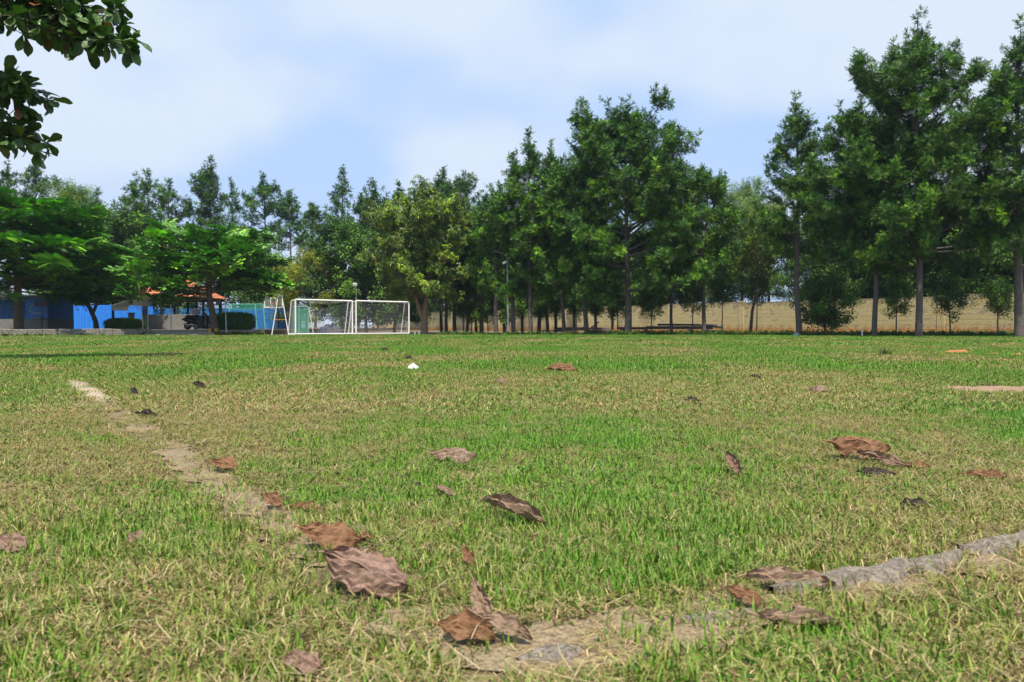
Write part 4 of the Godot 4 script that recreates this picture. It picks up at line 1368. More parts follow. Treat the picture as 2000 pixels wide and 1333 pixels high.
	tree("leafy_tree", "bushy tree behind the almond tree's right side", "tree", low, Vector3(-22.277, 0.3, -66), {"h": 6.83, "r": 0.10, "cb": 0.263, "w": 3.41, "prof": DOME, "nb": 39, "el0": 0.0, "el1": 50.0, "leaf": "broad", "n": 4.8, "ss": 1.55, "twigs": 2.4, "new": 0.08})
	tree("leafy_tree", "bushy tree behind the almond tree's left side", "tree", low, Vector3(-28.53, 0.3, -64), {"h": 7.03, "r": 0.11, "cb": 0.249, "w": 3.30, "prof": DOME, "nb": 39, "el0": 0.0, "el1": 50.0, "leaf": "broad", "n": 4.8, "ss": 1.55, "twigs": 2.4, "new": 0.08})
	tree("leafy_tree", "first low dark tree from the left standing among the tall trunks", "tree", low, Vector3(-4.728, 0, -58), {"h": 7.24, "r": 0.11, "cb": 0.405, "w": 1.60, "prof": DOME, "nb": 40, "el0": 0.0, "el1": 50.0, "leaf": "broad", "n": 4.8, "ss": 1.55, "twigs": 2.4, "new": 0.08})
	tree("leafy_tree", "second low dark tree from the left standing among the tall trunks", "tree", low, Vector3(-3.194, 0, -57), {"h": 5.79, "r": 0.10, "cb": 0.500, "w": 1.57, "prof": DOME, "nb": 35, "el0": 0.0, "el1": 50.0, "leaf": "broad", "n": 4.8, "ss": 1.55, "twigs": 2.4, "new": 0.08})
	tree("leafy_tree", "third low dark tree from the left standing among the tall trunks", "tree", low, Vector3(-2.675, 0, -60), {"h": 6.94, "r": 0.11, "cb": 0.435, "w": 1.65, "prof": DOME, "nb": 39, "el0": 0.0, "el1": 50.0, "leaf": "broad", "n": 4.8, "ss": 1.55, "twigs": 2.4, "new": 0.08})
	tree("leafy_tree", "fourth low dark tree from the left standing among the tall trunks", "tree", low, Vector3(-0.554, 0, -58), {"h": 5.37, "r": 0.09, "cb": 0.547, "w": 1.60, "prof": DOME, "nb": 34, "el0": 0.0, "el1": 50.0, "leaf": "broad", "n": 4.8, "ss": 1.55, "twigs": 2.4, "new": 0.08})
	tree("leafy_tree", "fifth low dark tree from the left standing among the tall trunks", "tree", low, Vector3(0.751, 0, -59), {"h": 6.31, "r": 0.10, "cb": 0.472, "w": 1.62, "prof": DOME, "nb": 37, "el0": 0.0, "el1": 50.0, "leaf": "broad", "n": 4.8, "ss": 1.55, "twigs": 2.4, "new": 0.08})
	tree("leafy_tree", "sixth low dark tree from the left standing among the tall trunks", "tree", low, Vector3(1.921, 0, -58), {"h": 7.06, "r": 0.11, "cb": 0.416, "w": 1.60, "prof": DOME, "nb": 40, "el0": 0.0, "el1": 50.0, "leaf": "broad", "n": 4.8, "ss": 1.55, "twigs": 2.4, "new": 0.08})
	tree("leafy_tree", "seventh low dark tree from the left standing among the tall trunks", "tree", low, Vector3(3.248, 0, -60), {"h": 5.88, "r": 0.10, "cb": 0.514, "w": 1.65, "prof": DOME, "nb": 35, "el0": 0.0, "el1": 50.0, "leaf": "broad", "n": 4.8, "ss": 1.55, "twigs": 2.4, "new": 0.08})
	tree("leafy_tree", "eighth low dark tree from the left standing among the tall trunks", "tree", low, Vector3(4.506, 0, -58), {"h": 6.55, "r": 0.10, "cb": 0.449, "w": 1.60, "prof": DOME, "nb": 38, "el0": 0.0, "el1": 50.0, "leaf": "broad", "n": 4.8, "ss": 1.55, "twigs": 2.4, "new": 0.08})
	tree("leafy_tree", "ninth low dark tree from the left standing among the tall trunks", "tree", low, Vector3(6.095, 0, -58), {"h": 5.18, "r": 0.09, "cb": 0.566, "w": 1.60, "prof": DOME, "nb": 33, "el0": 0.0, "el1": 50.0, "leaf": "broad", "n": 4.8, "ss": 1.55, "twigs": 2.4, "new": 0.08})
	tree("leafy_tree", "tenth low dark tree from the left standing among the tall trunks", "tree", low, Vector3(7.489, 0, -60), {"h": 6.22, "r": 0.10, "cb": 0.485, "w": 1.65, "prof": DOME, "nb": 37, "el0": 0.0, "el1": 50.0, "leaf": "broad", "n": 4.8, "ss": 1.55, "twigs": 2.4, "new": 0.08})
	# the layered trees on the left
	tree("layered_tree", "wide layered tree with flat fronds, thick dark trunk at left edge", "tree", "", Vector3(-27.626, 0.3, -45), {"h": 8.2, "r": 0.24, "cb": 0.29, "w": 4.4, "prof": [0.9, 1.0, 0.95, 0.85, 0.65, 0.3], "nb": 46, "el0": 2.0, "el1": 22.0, "leaf": "frond", "n": 3.2, "ss": 1.3, "twigs": 2.8, "flat": true, "bend": -4.0, "bark": "bark_brown", "new": 0.12, "lean": 0.02})
	var lean := [Vector3(0, -0.1, 0), Vector3(-0.05, 0.5, 0), Vector3(-0.35, 1.35, 0.1), Vector3(-0.9, 2.1, 0.1), Vector3(-1.4, 3.0, 0.2), Vector3(-1.6, 4.2, 0.2), Vector3(-1.7, 5.2, 0.2)]
	var lean2 := [Vector3(-0.2, 1.1, 0), Vector3(0.05, 1.7, 0), Vector3(0.25, 2.6, 0), Vector3(0.3, 3.6, 0), Vector3(0.35, 4.4, 0)]
	tree("layered_tree", "layered tree with leaning forked dark trunk before the corrugated fence", "tree", "", Vector3(-26.476, 0.3, -51.2), {"h": 6.1, "r": 0.15, "cb": 0.42, "w": 2.9, "prof": [0.9, 1.0, 1.0, 0.85, 0.6, 0.3], "nb": 34, "el0": 2.0, "el1": 20.0, "leaf": "frond", "n": 3.2, "ss": 1.2, "twigs": 2.8, "flat": true, "bend": -4.0, "bark": "bark_brown", "trunks": [[lean, [0.19, 0.15, 0.13, 0.10, 0.07, 0.05, 0.02]], [lean2, [0.10, 0.09, 0.07, 0.05, 0.02]]]})
	# Indian almond over the pavilion
	var am := [Vector3(0, -0.1, 0), Vector3(-0.12, 0.9, 0), Vector3(-0.3, 2.0, 0), Vector3(-0.42, 3.4, 0), Vector3(-0.4, 4.9, 0), Vector3(-0.4, 5.6, 0)]
	tree("almond_tree", "spreading tree with bright layered broad leaves over the pavilion", "tree", "", Vector3(-17.205, 0.3, -46.5), {"h": 5.7, "r": 0.17, "cb": 0.36, "w": 4.0, "prof": [0.9, 1.0, 0.95, 0.85, 0.62, 0.3], "nb": 40, "el0": 2.0, "el1": 26.0, "leaf": "almond", "n": 3.0, "ss": 1.25, "twigs": 2.6, "flat": true, "bend": 4.0, "bark": "bark_brown", "new": 0.12, "trunks": [[am, [0.24, 0.18, 0.16, 0.13, 0.09, 0.03]]]})
	# round tree by the goals: two pale stems from one pink foot
	var st1 := [Vector3(0, -0.1, 0), Vector3(0, 0.1, 0), Vector3(0.0, 0.75, 0), Vector3(0.02, 1.5, 0), Vector3(0.1, 2.2, 0), Vector3(0.3, 3.4, 0), Vector3(0.5, 4.8, 0.2), Vector3(0.6, 6.6, 0.2)]
	var st2 := [Vector3(-0.02, 0.7, 0), Vector3(-0.22, 1.2, 0), Vector3(-0.5, 2.2, 0.1), Vector3(-0.8, 3.2, 0.2), Vector3(-1.3, 4.6, 0.3), Vector3(-1.6, 6.4, 0.3)]
	tree("mango_tree", "round dense tree with drooping leaves and forked pink-barked trunk by goals", "tree", "", Vector3(-5.826, 0, -53.5), {"h": 8.1, "top": 0.84, "r": 0.24, "cb": 0.31, "w": 3.6, "prof": [0.62, 0.92, 1.0, 1.0, 0.9, 0.55], "nb": 62, "el0": -4.0, "el1": 46.0, "leaf": "mango", "n": 6.0, "ss": 1.05, "twigs": 3.6, "bend": 6.0, "bark": "bark_pink", "new": 0.34, "trunks": [[st1, [0.34, 0.25, 0.21, 0.18, 0.13, 0.10, 0.07, 0.02]], [st2, [0.15, 0.14, 0.11, 0.09, 0.07, 0.02]]]})
	# saplings staked along the wall
	tree("sapling", "first young sapling from the left along the wall foot", "sapling", "young saplings along the wall", Vector3(-3.448, 0, -57), {"h": 1.88, "r": 0.03, "cb": 0.517, "w": 0.47, "prof": DOME, "nb": 19, "el0": 20.0, "el1": 60.0, "leaf": "broad", "n": 6.0, "ss": 0.85, "twigs": 4.0, "new": 0.12, "bark": "bark_grey", "lean": 0.03})
	tree("sapling", "second young sapling from the left along the wall foot", "sapling", "young saplings along the wall", Vector3(-2.918, 0, -58), {"h": 1.98, "r": 0.03, "cb": 0.365, "w": 0.52, "prof": DOME, "nb": 19, "el0": 20.0, "el1": 60.0, "leaf": "broad", "n": 6.0, "ss": 0.85, "twigs": 4.0, "new": 0.12, "bark": "bark_grey", "lean": 0.03})
	tree("sapling", "third young sapling from the left along the wall foot", "sapling", "young saplings along the wall", Vector3(-2.247, 0, -56), {"h": 1.85, "r": 0.03, "cb": 0.462, "w": 0.43, "prof": DOME, "nb": 19, "el0": 20.0, "el1": 60.0, "leaf": "broad", "n": 6.0, "ss": 0.85, "twigs": 4.0, "new": 0.12, "bark": "bark_grey", "lean": 0.03})
	tree("sapling", "fourth young sapling from the left along the wall foot", "sapling", "young saplings along the wall", Vector3(-1.736, 0, -58), {"h": 1.98, "r": 0.03, "cb": 0.402, "w": 0.48, "prof": DOME, "nb": 19, "el0": 20.0, "el1": 60.0, "leaf": "broad", "n": 6.0, "ss": 0.85, "twigs": 4.0, "new": 0.12, "bark": "bark_grey", "lean": 0.03})
	tree("sapling", "fifth young sapling from the left along the wall foot", "sapling", "young saplings along the wall", Vector3(-0.436, 0, -57), {"h": 2.02, "r": 0.03, "cb": 0.283, "w": 0.47, "prof": DOME, "nb": 20, "el0": 20.0, "el1": 60.0, "leaf": "broad", "n": 6.0, "ss": 0.85, "twigs": 4.0, "new": 0.12, "bark": "bark_grey", "lean": 0.03})
	tree("sapling", "sixth young sapling from the left along the wall foot", "sapling", "young saplings along the wall", Vector3(0.642, 0, -56), {"h": 2.21, "r": 0.03, "cb": 0.484, "w": 0.61, "prof": DOME, "nb": 21, "el0": 20.0, "el1": 60.0, "leaf": "broad", "n": 6.0, "ss": 0.85, "twigs": 4.0, "new": 0.12, "bark": "bark_grey", "lean": 0.03})
	tree("sapling", "seventh young sapling from the left along the wall foot", "sapling", "young saplings along the wall", Vector3(1.961, 0, -55), {"h": 1.83, "r": 0.03, "cb": 0.541, "w": 0.56, "prof": DOME, "nb": 18, "el0": 20.0, "el1": 60.0, "leaf": "broad", "n": 6.0, "ss": 0.85, "twigs": 4.0, "new": 0.12, "bark": "bark_grey", "lean": 0.03})
	tree("sapling", "eighth young sapling from the left along the wall foot", "sapling", "young saplings along the wall", Vector3(3.082, 0, -55), {"h": 2.11, "r": 0.03, "cb": 0.536, "w": 0.70, "prof": DOME, "nb": 20, "el0": 20.0, "el1": 60.0, "leaf": "broad", "n": 6.0, "ss": 0.85, "twigs": 4.0, "new": 0.12, "bark": "bark_grey", "lean": 0.03})
	tree("sapling", "ninth young sapling from the left along the wall foot", "sapling", "young saplings along the wall", Vector3(4.494, 0, -56), {"h": 2.21, "r": 0.03, "cb": 0.516, "w": 0.50, "prof": DOME, "nb": 21, "el0": 20.0, "el1": 60.0, "leaf": "broad", "n": 6.0, "ss": 0.85, "twigs": 4.0, "new": 0.12, "bark": "bark_grey", "lean": 0.03})
	tree("sapling", "tenth young sapling from the left along the wall foot", "sapling", "young saplings along the wall", Vector3(5.571, 0, -54), {"h": 2.15, "r": 0.03, "cb": 0.489, "w": 0.69, "prof": DOME, "nb": 20, "el0": 20.0, "el1": 60.0, "leaf": "broad", "n": 6.0, "ss": 0.85, "twigs": 4.0, "new": 0.12, "bark": "bark_grey", "lean": 0.03})
	tree("sapling", "eleventh young sapling from the left along the wall foot", "sapling", "young saplings along the wall", Vector3(6.987, 0, -53), {"h": 2.62, "r": 0.03, "cb": 0.358, "w": 0.68, "prof": DOME, "nb": 23, "el0": 20.0, "el1": 60.0, "leaf": "broad", "n": 6.0, "ss": 0.85, "twigs": 4.0, "new": 0.12, "bark": "bark_grey", "lean": 0.03})
	tree("sapling", "twelfth young sapling from the left along the wall foot", "sapling", "young saplings along the wall", Vector3(8.834, 0, -51), {"h": 3.03, "r": 0.03, "cb": 0.358, "w": 0.78, "prof": DOME, "nb": 26, "el0": 20.0, "el1": 60.0, "leaf": "broad", "n": 6.0, "ss": 0.85, "twigs": 4.0, "new": 0.12, "bark": "bark_grey", "lean": 0.03})
	tree("sapling", "thirteenth young sapling from the left along the wall foot", "sapling", "young saplings along the wall", Vector3(11.881, 0, -53), {"h": 3.64, "r": 0.03, "cb": 0.397, "w": 0.88, "prof": DOME, "nb": 29, "el0": 20.0, "el1": 60.0, "leaf": "broad", "n": 6.0, "ss": 0.85, "twigs": 4.0, "new": 0.12, "bark": "bark_grey", "lean": 0.03})
	tree("sapling", "fourteenth young sapling from the left along the wall foot", "sapling", "young saplings along the wall", Vector3(13.61, 0, -52), {"h": 3.58, "r": 0.03, "cb": 0.510, "w": 0.79, "prof": DOME, "nb": 29, "el0": 20.0, "el1": 60.0, "leaf": "broad", "n": 6.0, "ss": 0.85, "twigs": 4.0, "new": 0.12, "bark": "bark_grey", "lean": 0.03})
	tree("sapling", "fifteenth young sapling from the left along the wall foot", "sapling", "young saplings along the wall", Vector3(15.829, 0, -52), {"h": 3.91, "r": 0.03, "cb": 0.492, "w": 0.99, "prof": DOME, "nb": 31, "el0": 20.0, "el1": 60.0, "leaf": "broad", "n": 6.0, "ss": 0.85, "twigs": 4.0, "new": 0.12, "bark": "bark_grey", "lean": 0.03})
	tree("sapling", "sixteenth young sapling from the left along the wall foot", "sapling", "young saplings along the wall", Vector3(20.565, 0, -43), {"h": 2.91, "r": 0.03, "cb": 0.389, "w": 0.60, "prof": DOME, "nb": 25, "el0": 20.0, "el1": 60.0, "leaf": "broad", "n": 6.0, "ss": 0.85, "twigs": 4.0, "new": 0.12, "bark": "bark_grey", "lean": 0.03})
	tree("sapling", "seventeenth young sapling from the left along the wall foot", "sapling", "young saplings along the wall", Vector3(23.195, 0, -42.5), {"h": 3.01, "r": 0.03, "cb": 0.310, "w": 0.73, "prof": DOME, "nb": 26, "el0": 20.0, "el1": 60.0, "leaf": "broad", "n": 6.0, "ss": 0.85, "twigs": 4.0, "new": 0.12, "bark": "bark_grey", "lean": 0.03})
	tree("sapling", "eighteenth young sapling from the left along the wall foot", "sapling", "young saplings along the wall", Vector3(25.41, 0, -42), {"h": 2.58, "r": 0.03, "cb": 0.431, "w": 0.70, "prof": DOME, "nb": 23, "el0": 20.0, "el1": 60.0, "leaf": "broad", "n": 6.0, "ss": 0.85, "twigs": 4.0, "new": 0.12, "bark": "bark_grey", "lean": 0.03})
	tree("crooked_tree", "small tree with slanting crooked trunk before the pale wall", "tree", "", Vector3(14.838, 0, -50), {"h": 6.2, "r": 0.1, "cb": 0.5, "w": 1.9, "prof": DOME, "nb": 22, "el0": 20.0, "el1": 55.0, "leaf": "broad", "n": 4.0, "ss": 1.1, "twigs": 2.5, "new": 0.1, "tint": Color(1.3, 1.0, 0.6), "bark": "bark_brown", "trunks": [[[Vector3(0, -0.1, 0), Vector3(0.05, 0.7, 0), Vector3(0.12, 1.5, 0), Vector3(0.35, 2.4, 0), Vector3(0.42, 3.4, 0), Vector3(0.5, 5.0, 0), Vector3(0.5, 6.0, 0)], [0.11, 0.1, 0.09, 0.08, 0.06, 0.04, 0.02]]]})
	tree("wall_shrub", "dark bushy shrub with spreading leaves at the wall, right of narrow oak", "shrub", "", Vector3(18.318, 0, -47), {"h": 2.9, "r": 0.05, "cb": 0.1, "w": 1.7, "prof": DOME, "nb": 40, "el0": 5.0, "el1": 60.0, "leaf": "broad", "n": 5.0, "ss": 1.0, "twigs": 3.5, "new": 0.1})
	overhang()


# broad leaves of the tree whose branches hang into the upper left of the view; its trunk stands outside on the left
func overhang() -> void:
	var o := thing("overhanging_tree", "dark broad-leaved branches hanging into the upper left corner", "tree", Vector3(-10.6, 0, -9.5))
	rng.seed = 777
	var wood := Shape.new()
	wood.tube([Vector3(0, -0.1, 0), Vector3(0, 0.2, 0), Vector3(0.05, 2.0, 0), Vector3(0.1, 4.0, 0.1), Vector3(0.1, 6.0, 0.1), Vector3(0.1, 8.0, 0)], [0.3, 0.24, 0.2, 0.17, 0.12, 0.03], 10)
	var leaf: Array = []
	for k in 4:
		var s := Shape.new()
		big_leaf(s, 0.21 + 0.02 * k, 0.125, 0.12 + 0.16 * k, 0.25)
		leaf.append(s.mesh())
	var places := [[], [], [], []]
	var colors := [[], [], [], []]
	# limbs: start height, end, sag
	var limbs := [
		[4.0, Vector3(4.95, 4.55, -1.9), 0.9], [4.3, Vector3(4.55, 5.0, -2.1), 0.9], [3.4, Vector3(3.75, 3.85, -1.9), 0.8], [3.0, Vector3(3.55, 3.25, -1.9), 0.7], [4.4, Vector3(4.1, 4.85, -1.8), 1.0],
		[5.4, Vector3(2.2, 6.9, 2.0), 1.0], [4.4, Vector3(-2.5, 5.9, 1.5), 1.0], [4.9, Vector3(-2.2, 6.2, -2.4), 1.0], [5.6, Vector3(0.4, 7.6, -2.6), 1.0], [3.9, Vector3(0.6, 5.2, 3.0), 1.0],
	]
	for q in limbs.size():
		var L: Array = limbs[q]
		var a := Vector3(0.08, L[0], 0.05)
		var b: Vector3 = L[1]
		var pts := []
		for k in 7:
			var t := k / 6.0
			pts.append(a.lerp(b, t) + Vector3.UP * sin(t * PI) * 0.35 * L[2] + rdir() * 0.06)
		wood.tube(pts, [0.08, 0.065, 0.055, 0.045, 0.034, 0.024, 0.012], 6, false)
		var ns := 62 if q < 5 else 16
		for z in ns:
			var t := 1.0 - pow(rng.randf(), 1.2) * 0.62
			var p := along(pts, t)
			var fwd := (b - a).normalized()
			var side := fwd.cross(Vector3.UP).normalized()
			var td := (fwd * rf(0.2, 1.0) + side * rf(-0.9, 0.9) + Vector3.UP * rf(-0.45, 0.35)).normalized()
			var tip := p + td * rf(0.15, 0.55)
			wood.tube([p, tip], [0.010, 0.006], 4, false)
			for i in 9:
				var az := i * 0.72 + rf(-0.3, 0.3)
				var u := td.cross(Vector3.UP).normalized()
				var w := u.cross(td)
				var out := (u * cos(az) + w * sin(az) + td * rf(-0.1, 1.1) + Vector3.DOWN * rf(0.0, 0.7)).normalized()
				var k := rng.randi() % 4
				var z2 := (Vector3.UP + rdir() * 0.55)
				var x := out.cross(z2).normalized()
				places[k].append(Transform3D(Basis(x, out, x.cross(out)).scaled_local(Vector3.ONE * rf(0.7, 1.2)), tip - td * rf(0.0, 0.08)))
				var c := Color(0.035, 0.085, 0.016).lerp(Color(0.075, 0.15, 0.022), pow(rng.randf(), 2.0)) * rf(0.8, 1.2)
				if rng.randf() < 0.03:
					c = Color(0.16, 0.06, 0.02)
				colors[k].append(Color(c.r, c.g, c.b, 1))
	part("trunk", wood, M.bark_brown, o)
	for k in 4:
		many("crown", leaf[k], M.leaf_almond, places[k], colors[k], o)


# one obovate leaf along +Y with a raised midrib fold, curled
func big_leaf(s: Shape, length: float, width: float, curl: float, cup: float) -> void:
	var W := [0.05, 0.18, 0.34, 0.55, 0.78, 0.95, 0.98, 0.8, 0.1]
	var rows := []
	for k in W.size():
		var t := k / float(W.size() - 1)
		var row := []
		for e in [-1.0, -0.5, 0.0, 0.5, 1.0]:
			var x: float = e * width * 0.5 * W[k]
			row.append(Vector3(x, length * t, absf(e) * width * cup * W[k] * 0.5 - curl * length * t * t * 0.6 + 0.004 * sin(t * 17.0 + e * 3.0)))
		rows.append(row)
	for k in rows.size() - 1:
		for e in 4:
			s.tri(rows[k][e], rows[k][e + 1], rows[k + 1][e + 1])
			s.tri(rows[k][e], rows[k + 1][e + 1], rows[k + 1][e])
	s.tube([Vector3(0, -0.03, 0), Vector3(0, 0.01, 0)], [0.003, 0.003], 4, false)


# ---------------------------------------------------------------- sports gear

# square net of thin cords, sagging in the middle
func net_sheet(s: Shape, a: Vector3, u: Vector3, w: Vector3, cell: float, cord: float, sag: float, belly := Vector3.ZERO) -> void:
	var nu := maxi(2, int(u.length() / cell))
	var nw := maxi(2, int(w.length() / cell))
	var out := u.cross(w).normalized()
	var at := func(i: float, j: float) -> Vector3:
		var p := a + u * i + w * j
		return p + Vector3.DOWN * sag * sin(i * PI) * (1.0 - j) + belly * sin(i * PI) * sin(j * PI)
	var su := u.normalized() * cord * 0.5
	var sw := w.normalized() * cord * 0.5
	var seg := 8 if sag != 0.0 or belly != Vector3.ZERO else 1
	for i in nu + 1:
		for k in seg:
			var p: Vector3 = at.call(float(i) / nu, float(k) / seg)
			var q: Vector3 = at.call(float(i) / nu, float(k + 1) / seg)
			s.quad(p - su, p + su, q + su, q - su, out)
	for j in nw + 1:
		for k in seg:
			var p: Vector3 = at.call(float(k) / seg, float(j) / nw) + out * 0.003
			var q: Vector3 = at.call(float(k + 1) / seg, float(j) / nw) + out * 0.003
			s.quad(p - sw, q - sw, q + sw, p + sw, out)


func goal(label: String, at: Vector3, turn: float, w: float, sag: float) -> void:
	var o := thing("football_goal", label, "goal", at, turn, "small goals side by side")
	var h := 2.0
	var r := 0.045
	var dt := 0.45
	var db := 0.85
	for e in [-1.0, 1.0]:
		var s := Shape.new()
		s.tube([Vector3(e * w * 0.5, 0.0, 0), Vector3(e * w * 0.5, h, 0)], [r, r], 10)
		part("post", s, M.white_paint, o)
		s = Shape.new()
		s.tube([Vector3(e * w * 0.5, h - 0.03, 0), Vector3(e * w * 0.5, h - 0.05, -dt)], [0.028, 0.028], 8)
		part("top_bar", s, M.white_paint, o)
		s = Shape.new()
		s.tube([Vector3(e * w * 0.5, h - 0.05, -dt), Vector3(e * w * 0.5, 0.03, -db)], [0.03, 0.03], 8)
		part("back_stay", s, M.white_paint, o)
		s = Shape.new()
		s.tube([Vector3(e * w * 0.5, 0.05, 0), Vector3(e * w * 0.5, 0.05, -db)], [0.03, 0.03], 8)
		part("side_rail", s, M.white_paint, o)
		for z in [0.0, -db]:
			s = Shape.new()
			s.tube([Vector3(e * w * 0.5 - 0.025, -0.005, z), Vector3(e * w * 0.5 + 0.025, -0.005, z)], [0.055, 0.055], 10)
			part("wheel", s, M.rubber, o).position.y = 0.05
	var s2 := Shape.new()
	s2.tube([Vector3(-w * 0.5, h - 0.0, 0), Vector3(w * 0.5, h - 0.0, 0)], [r, r], 10)
	part("crossbar", s2, M.white_paint, o)
	s2 = Shape.new()
	s2.tube([Vector3(-w * 0.5, 0.06, -db), Vector3(w * 0.5, 0.06, -db)], [0.03, 0.03], 8)
	part("ground_bar", s2, M.white_paint, o)
	s2 = Shape.new()
	s2.tube([Vector3(-w * 0.5, 0.07, 0), Vector3(w * 0.5, 0.07, 0)], [0.035, 0.035], 8)
	part("ground_bar", s2, M.white_paint, o)
	var n := Shape.new()
	net_sheet(n, Vector3(-w * 0.5, h - 0.05, -dt), Vector3(w, 0, 0), Vector3(0, -h + 0.1, -db + dt), 0.09, 0.0065, sag, Vector3(0, 0, -0.12))
	net_sheet(n, Vector3(-w * 0.5, h - 0.03, 0), Vector3(w, 0, 0), Vector3(0, -0.02, -dt), 0.09, 0.0065, sag * 0.5)
	for e in [-1.0, 1.0]:
		net_sheet(n, Vector3(e * w * 0.5, h - 0.05, -0.02), Vector3(0, 0, -dt), Vector3(0, -h + 0.1, 0), 0.09, 0.0065, 0.0)
		net_sheet(n, Vector3(e * w * 0.5, h * 0.5, -dt), Vector3(0, -0.02, -(db - dt) * 0.6), Vector3(0, -h * 0.5 + 0.06, 0), 0.09, 0.0065, 0.0)
	var net := part("net", n, M.net_cord, o)
	net.set_meta("kind", "stuff")


func build_sports() -> void:
	goal("left of the two white goals, its slack net sagging from the crossbar", Vector3(-10.79, 0.005, -46.3), deg_to_rad(44), 3.72, 0.42)
	goal("right of the two white goals, nearer the pink-barked tree", Vector3(-7.79, 0.005, -48.6), deg_to_rad(43), 3.8, 0.14)
	# trestle ladder
	var o := thing("trestle_ladder", "tall white A-shaped trestle ladder left of the goals", "ladder", Vector3(-13.155, 0, -45.6), 0.25)
	var top := 2.22
	for e in [-1.0, 1.0]:
		for z in [-0.16, 0.16]:
			var s := Shape.new()
			s.tube([Vector3(0.46 * e, 0, z * 1.5), Vector3(0.10 * e, top, z * 0.7)], [0.024, 0.024], 7)
			part("leg", s, M.white_paint, o)
		for k in 7:
			var t := (k + 1) / 8.0
			var x: float = lerpf(0.46, 0.10, t) * e
			var zz := lerpf(0.24, 0.112, t)
			var s := Shape.new()
			s.tube([Vector3(x, top * t, -zz), Vector3(x, top * t, zz)], [0.013, 0.013], 6)
			part("rung", s, M.white_paint, o)
	var s3 := Shape.new()
	s3.block(Vector3(0, top + 0.02, 0), Vector3(0.32, 0.05, 0.26), 0.01)
	part("top_plate", s3, M.galvanised, o)
	s3 = Shape.new()
	s3.tube([Vector3(-0.32, 0.88, 0.2), Vector3(0.32, 0.88, 0.2)], [0.014, 0.014], 6)
	part("spreader", s3, M.yellow_paint, o)
	# basketball hoop
	o = thing("basketball_hoop", "white framed basketball backboard with red ring behind the ladder", "hoop", Vector3(-17.509, 0, -59))
	s3 = Shape.new()
	s3.tube([Vector3(0.1, 0, -0.9), Vector3(0.1, 1.7, -0.85), Vector3(0.05, 1.95, -0.1)], [0.07, 0.06, 0.05], 9)
	part("pole", s3, M.sign_dark, o)
	var fr := Shape.new()
	var by := 2.2
	for e in [-1.0, 1.0]:
		fr.box(Vector3(0.66 * e, by - 0.08, 0), Vector3(0.06, 0.44, 0.04))
		fr.box(Vector3(0.2 * e, by + 0.14, 0.012), Vector3(0.06, 0.44, 0.04))
	fr.box(Vector3(0, by - 0.30, 0), Vector3(1.38, 0.07, 0.044))
	fr.box(Vector3(0, by + 0.38, 0.012), Vector3(0.46, 0.06, 0.044))
	fr.box(Vector3(0, by - 0.07, 0.012), Vector3(0.34, 0.06, 0.044))
	part("backboard_frame", fr, M.white_paint, o)
	var gl := mat("clear_board", Color(0.8, 0.85, 0.85, 0.12), 0.05)
	gl.transparency = BaseMaterial3D.TRANSPARENCY_ALPHA
	var pane := Shape.new()
	pane.box(Vector3(0, by + 0.03, -0.012), Vector3(1.26, 0.62, 0.012))
	part("pane", pane, gl, o)
	var ring := Shape.new()
	var pts := []
	var rad := []
	for k in 19:
		var a := TAU * k / 18
		pts.append(Vector3(cos(a) * 0.22, by - 0.05, 0.3 + sin(a) * 0.22))
		rad.append(0.02)
	ring.tube(pts, rad, 6, false)
	ring.box(Vector3(0, by - 0.05, 0.06), Vector3(0.14, 0.1, 0.06))
	part("ring", ring, M.rim_red, o)
	var hn := Shape.new()
	for k in 10:
		var a := TAU * k / 10
		hn.tube([Vector3(cos(a) * 0.22, by - 0.06, 0.3 + sin(a) * 0.22), Vector3(cos(a + 0.5) * 0.13, by - 0.42, 0.3 + sin(a + 0.5) * 0.13)], [0.008, 0.008], 4, false)
	part("hoop_net", hn, M.net_cord, o)
	# green net screen behind the left goal
	o = thing("green_net_screen", "green netting on a teal frame with brace behind the left goal", "screen", Vector3(-13.771, 0, -53))
	for x in [-0.28, 0.33]:
		s3 = Shape.new()
		s3.tube([Vector3(x, 0, 0), Vector3(x, 1.83, 0)], [0.028, 0.028], 8)
		part("post", s3, M.teal_paint, o)
	s3 = Shape.new()
	s3.tube([Vector3(-0.7, 1.8, 0), Vector3(0.33, 1.82, 0)], [0.02, 0.02], 7)
	part("rail", s3, M.teal_paint, o)
	s3 = Shape.new()
	s3.tube([Vector3(0.38, 1.66, 0), Vector3(0.7, 0.0, 0.12)], [0.024, 0.024], 8)
	part("brace", s3, M.old_white, o)
	s3 = Shape.new()
	net_sheet(s3, Vector3(-0.7, 1.8, -0.03), Vector3(1.03, 0, 0), Vector3(0, -1.75, 0), 0.03, 0.011, 0.0)
	var gn := part("netting", s3, M.green_net, o)
	gn.set_meta("kind", "stuff")
	# bundle under a dark blue cover, and a plank bench beside it
	o = thing("covered_bundle", "low dark blue covered heap seen through the left goal's net", "bundle", Vector3(-12.174, 0, -54))
	var m := mound(Vector2(1.0, 0.6), 0.7)
	part("cover", m, M.tarp_blue, o)
	o = thing("plank_bench", "low dark plank bench behind the left goal's right end", "bench", Vector3(-11.167, 0, -52.5))
	s3 = Shape.new()
	s3.block(Vector3(0, 0.26, 0), Vector3(1.3, 0.06, 0.3), 0.01)
	part("seat", s3, M.weathered_wood, o)
	for e in [-1.0, 1.0]:
		s3 = Shape.new()
		s3.block(Vector3(0.5 * e, 0.11, 0), Vector3(0.1, 0.22, 0.26), 0.01)
		part("leg", s3, M.weathered_wood, o)
	# lamp poles
	o = thing("flood_light", "tall grey lamp pole with flood lamps in front of the trees", "lamp pole", Vector3(-0.272, 0, -50.2))
	s3 = Shape.new()
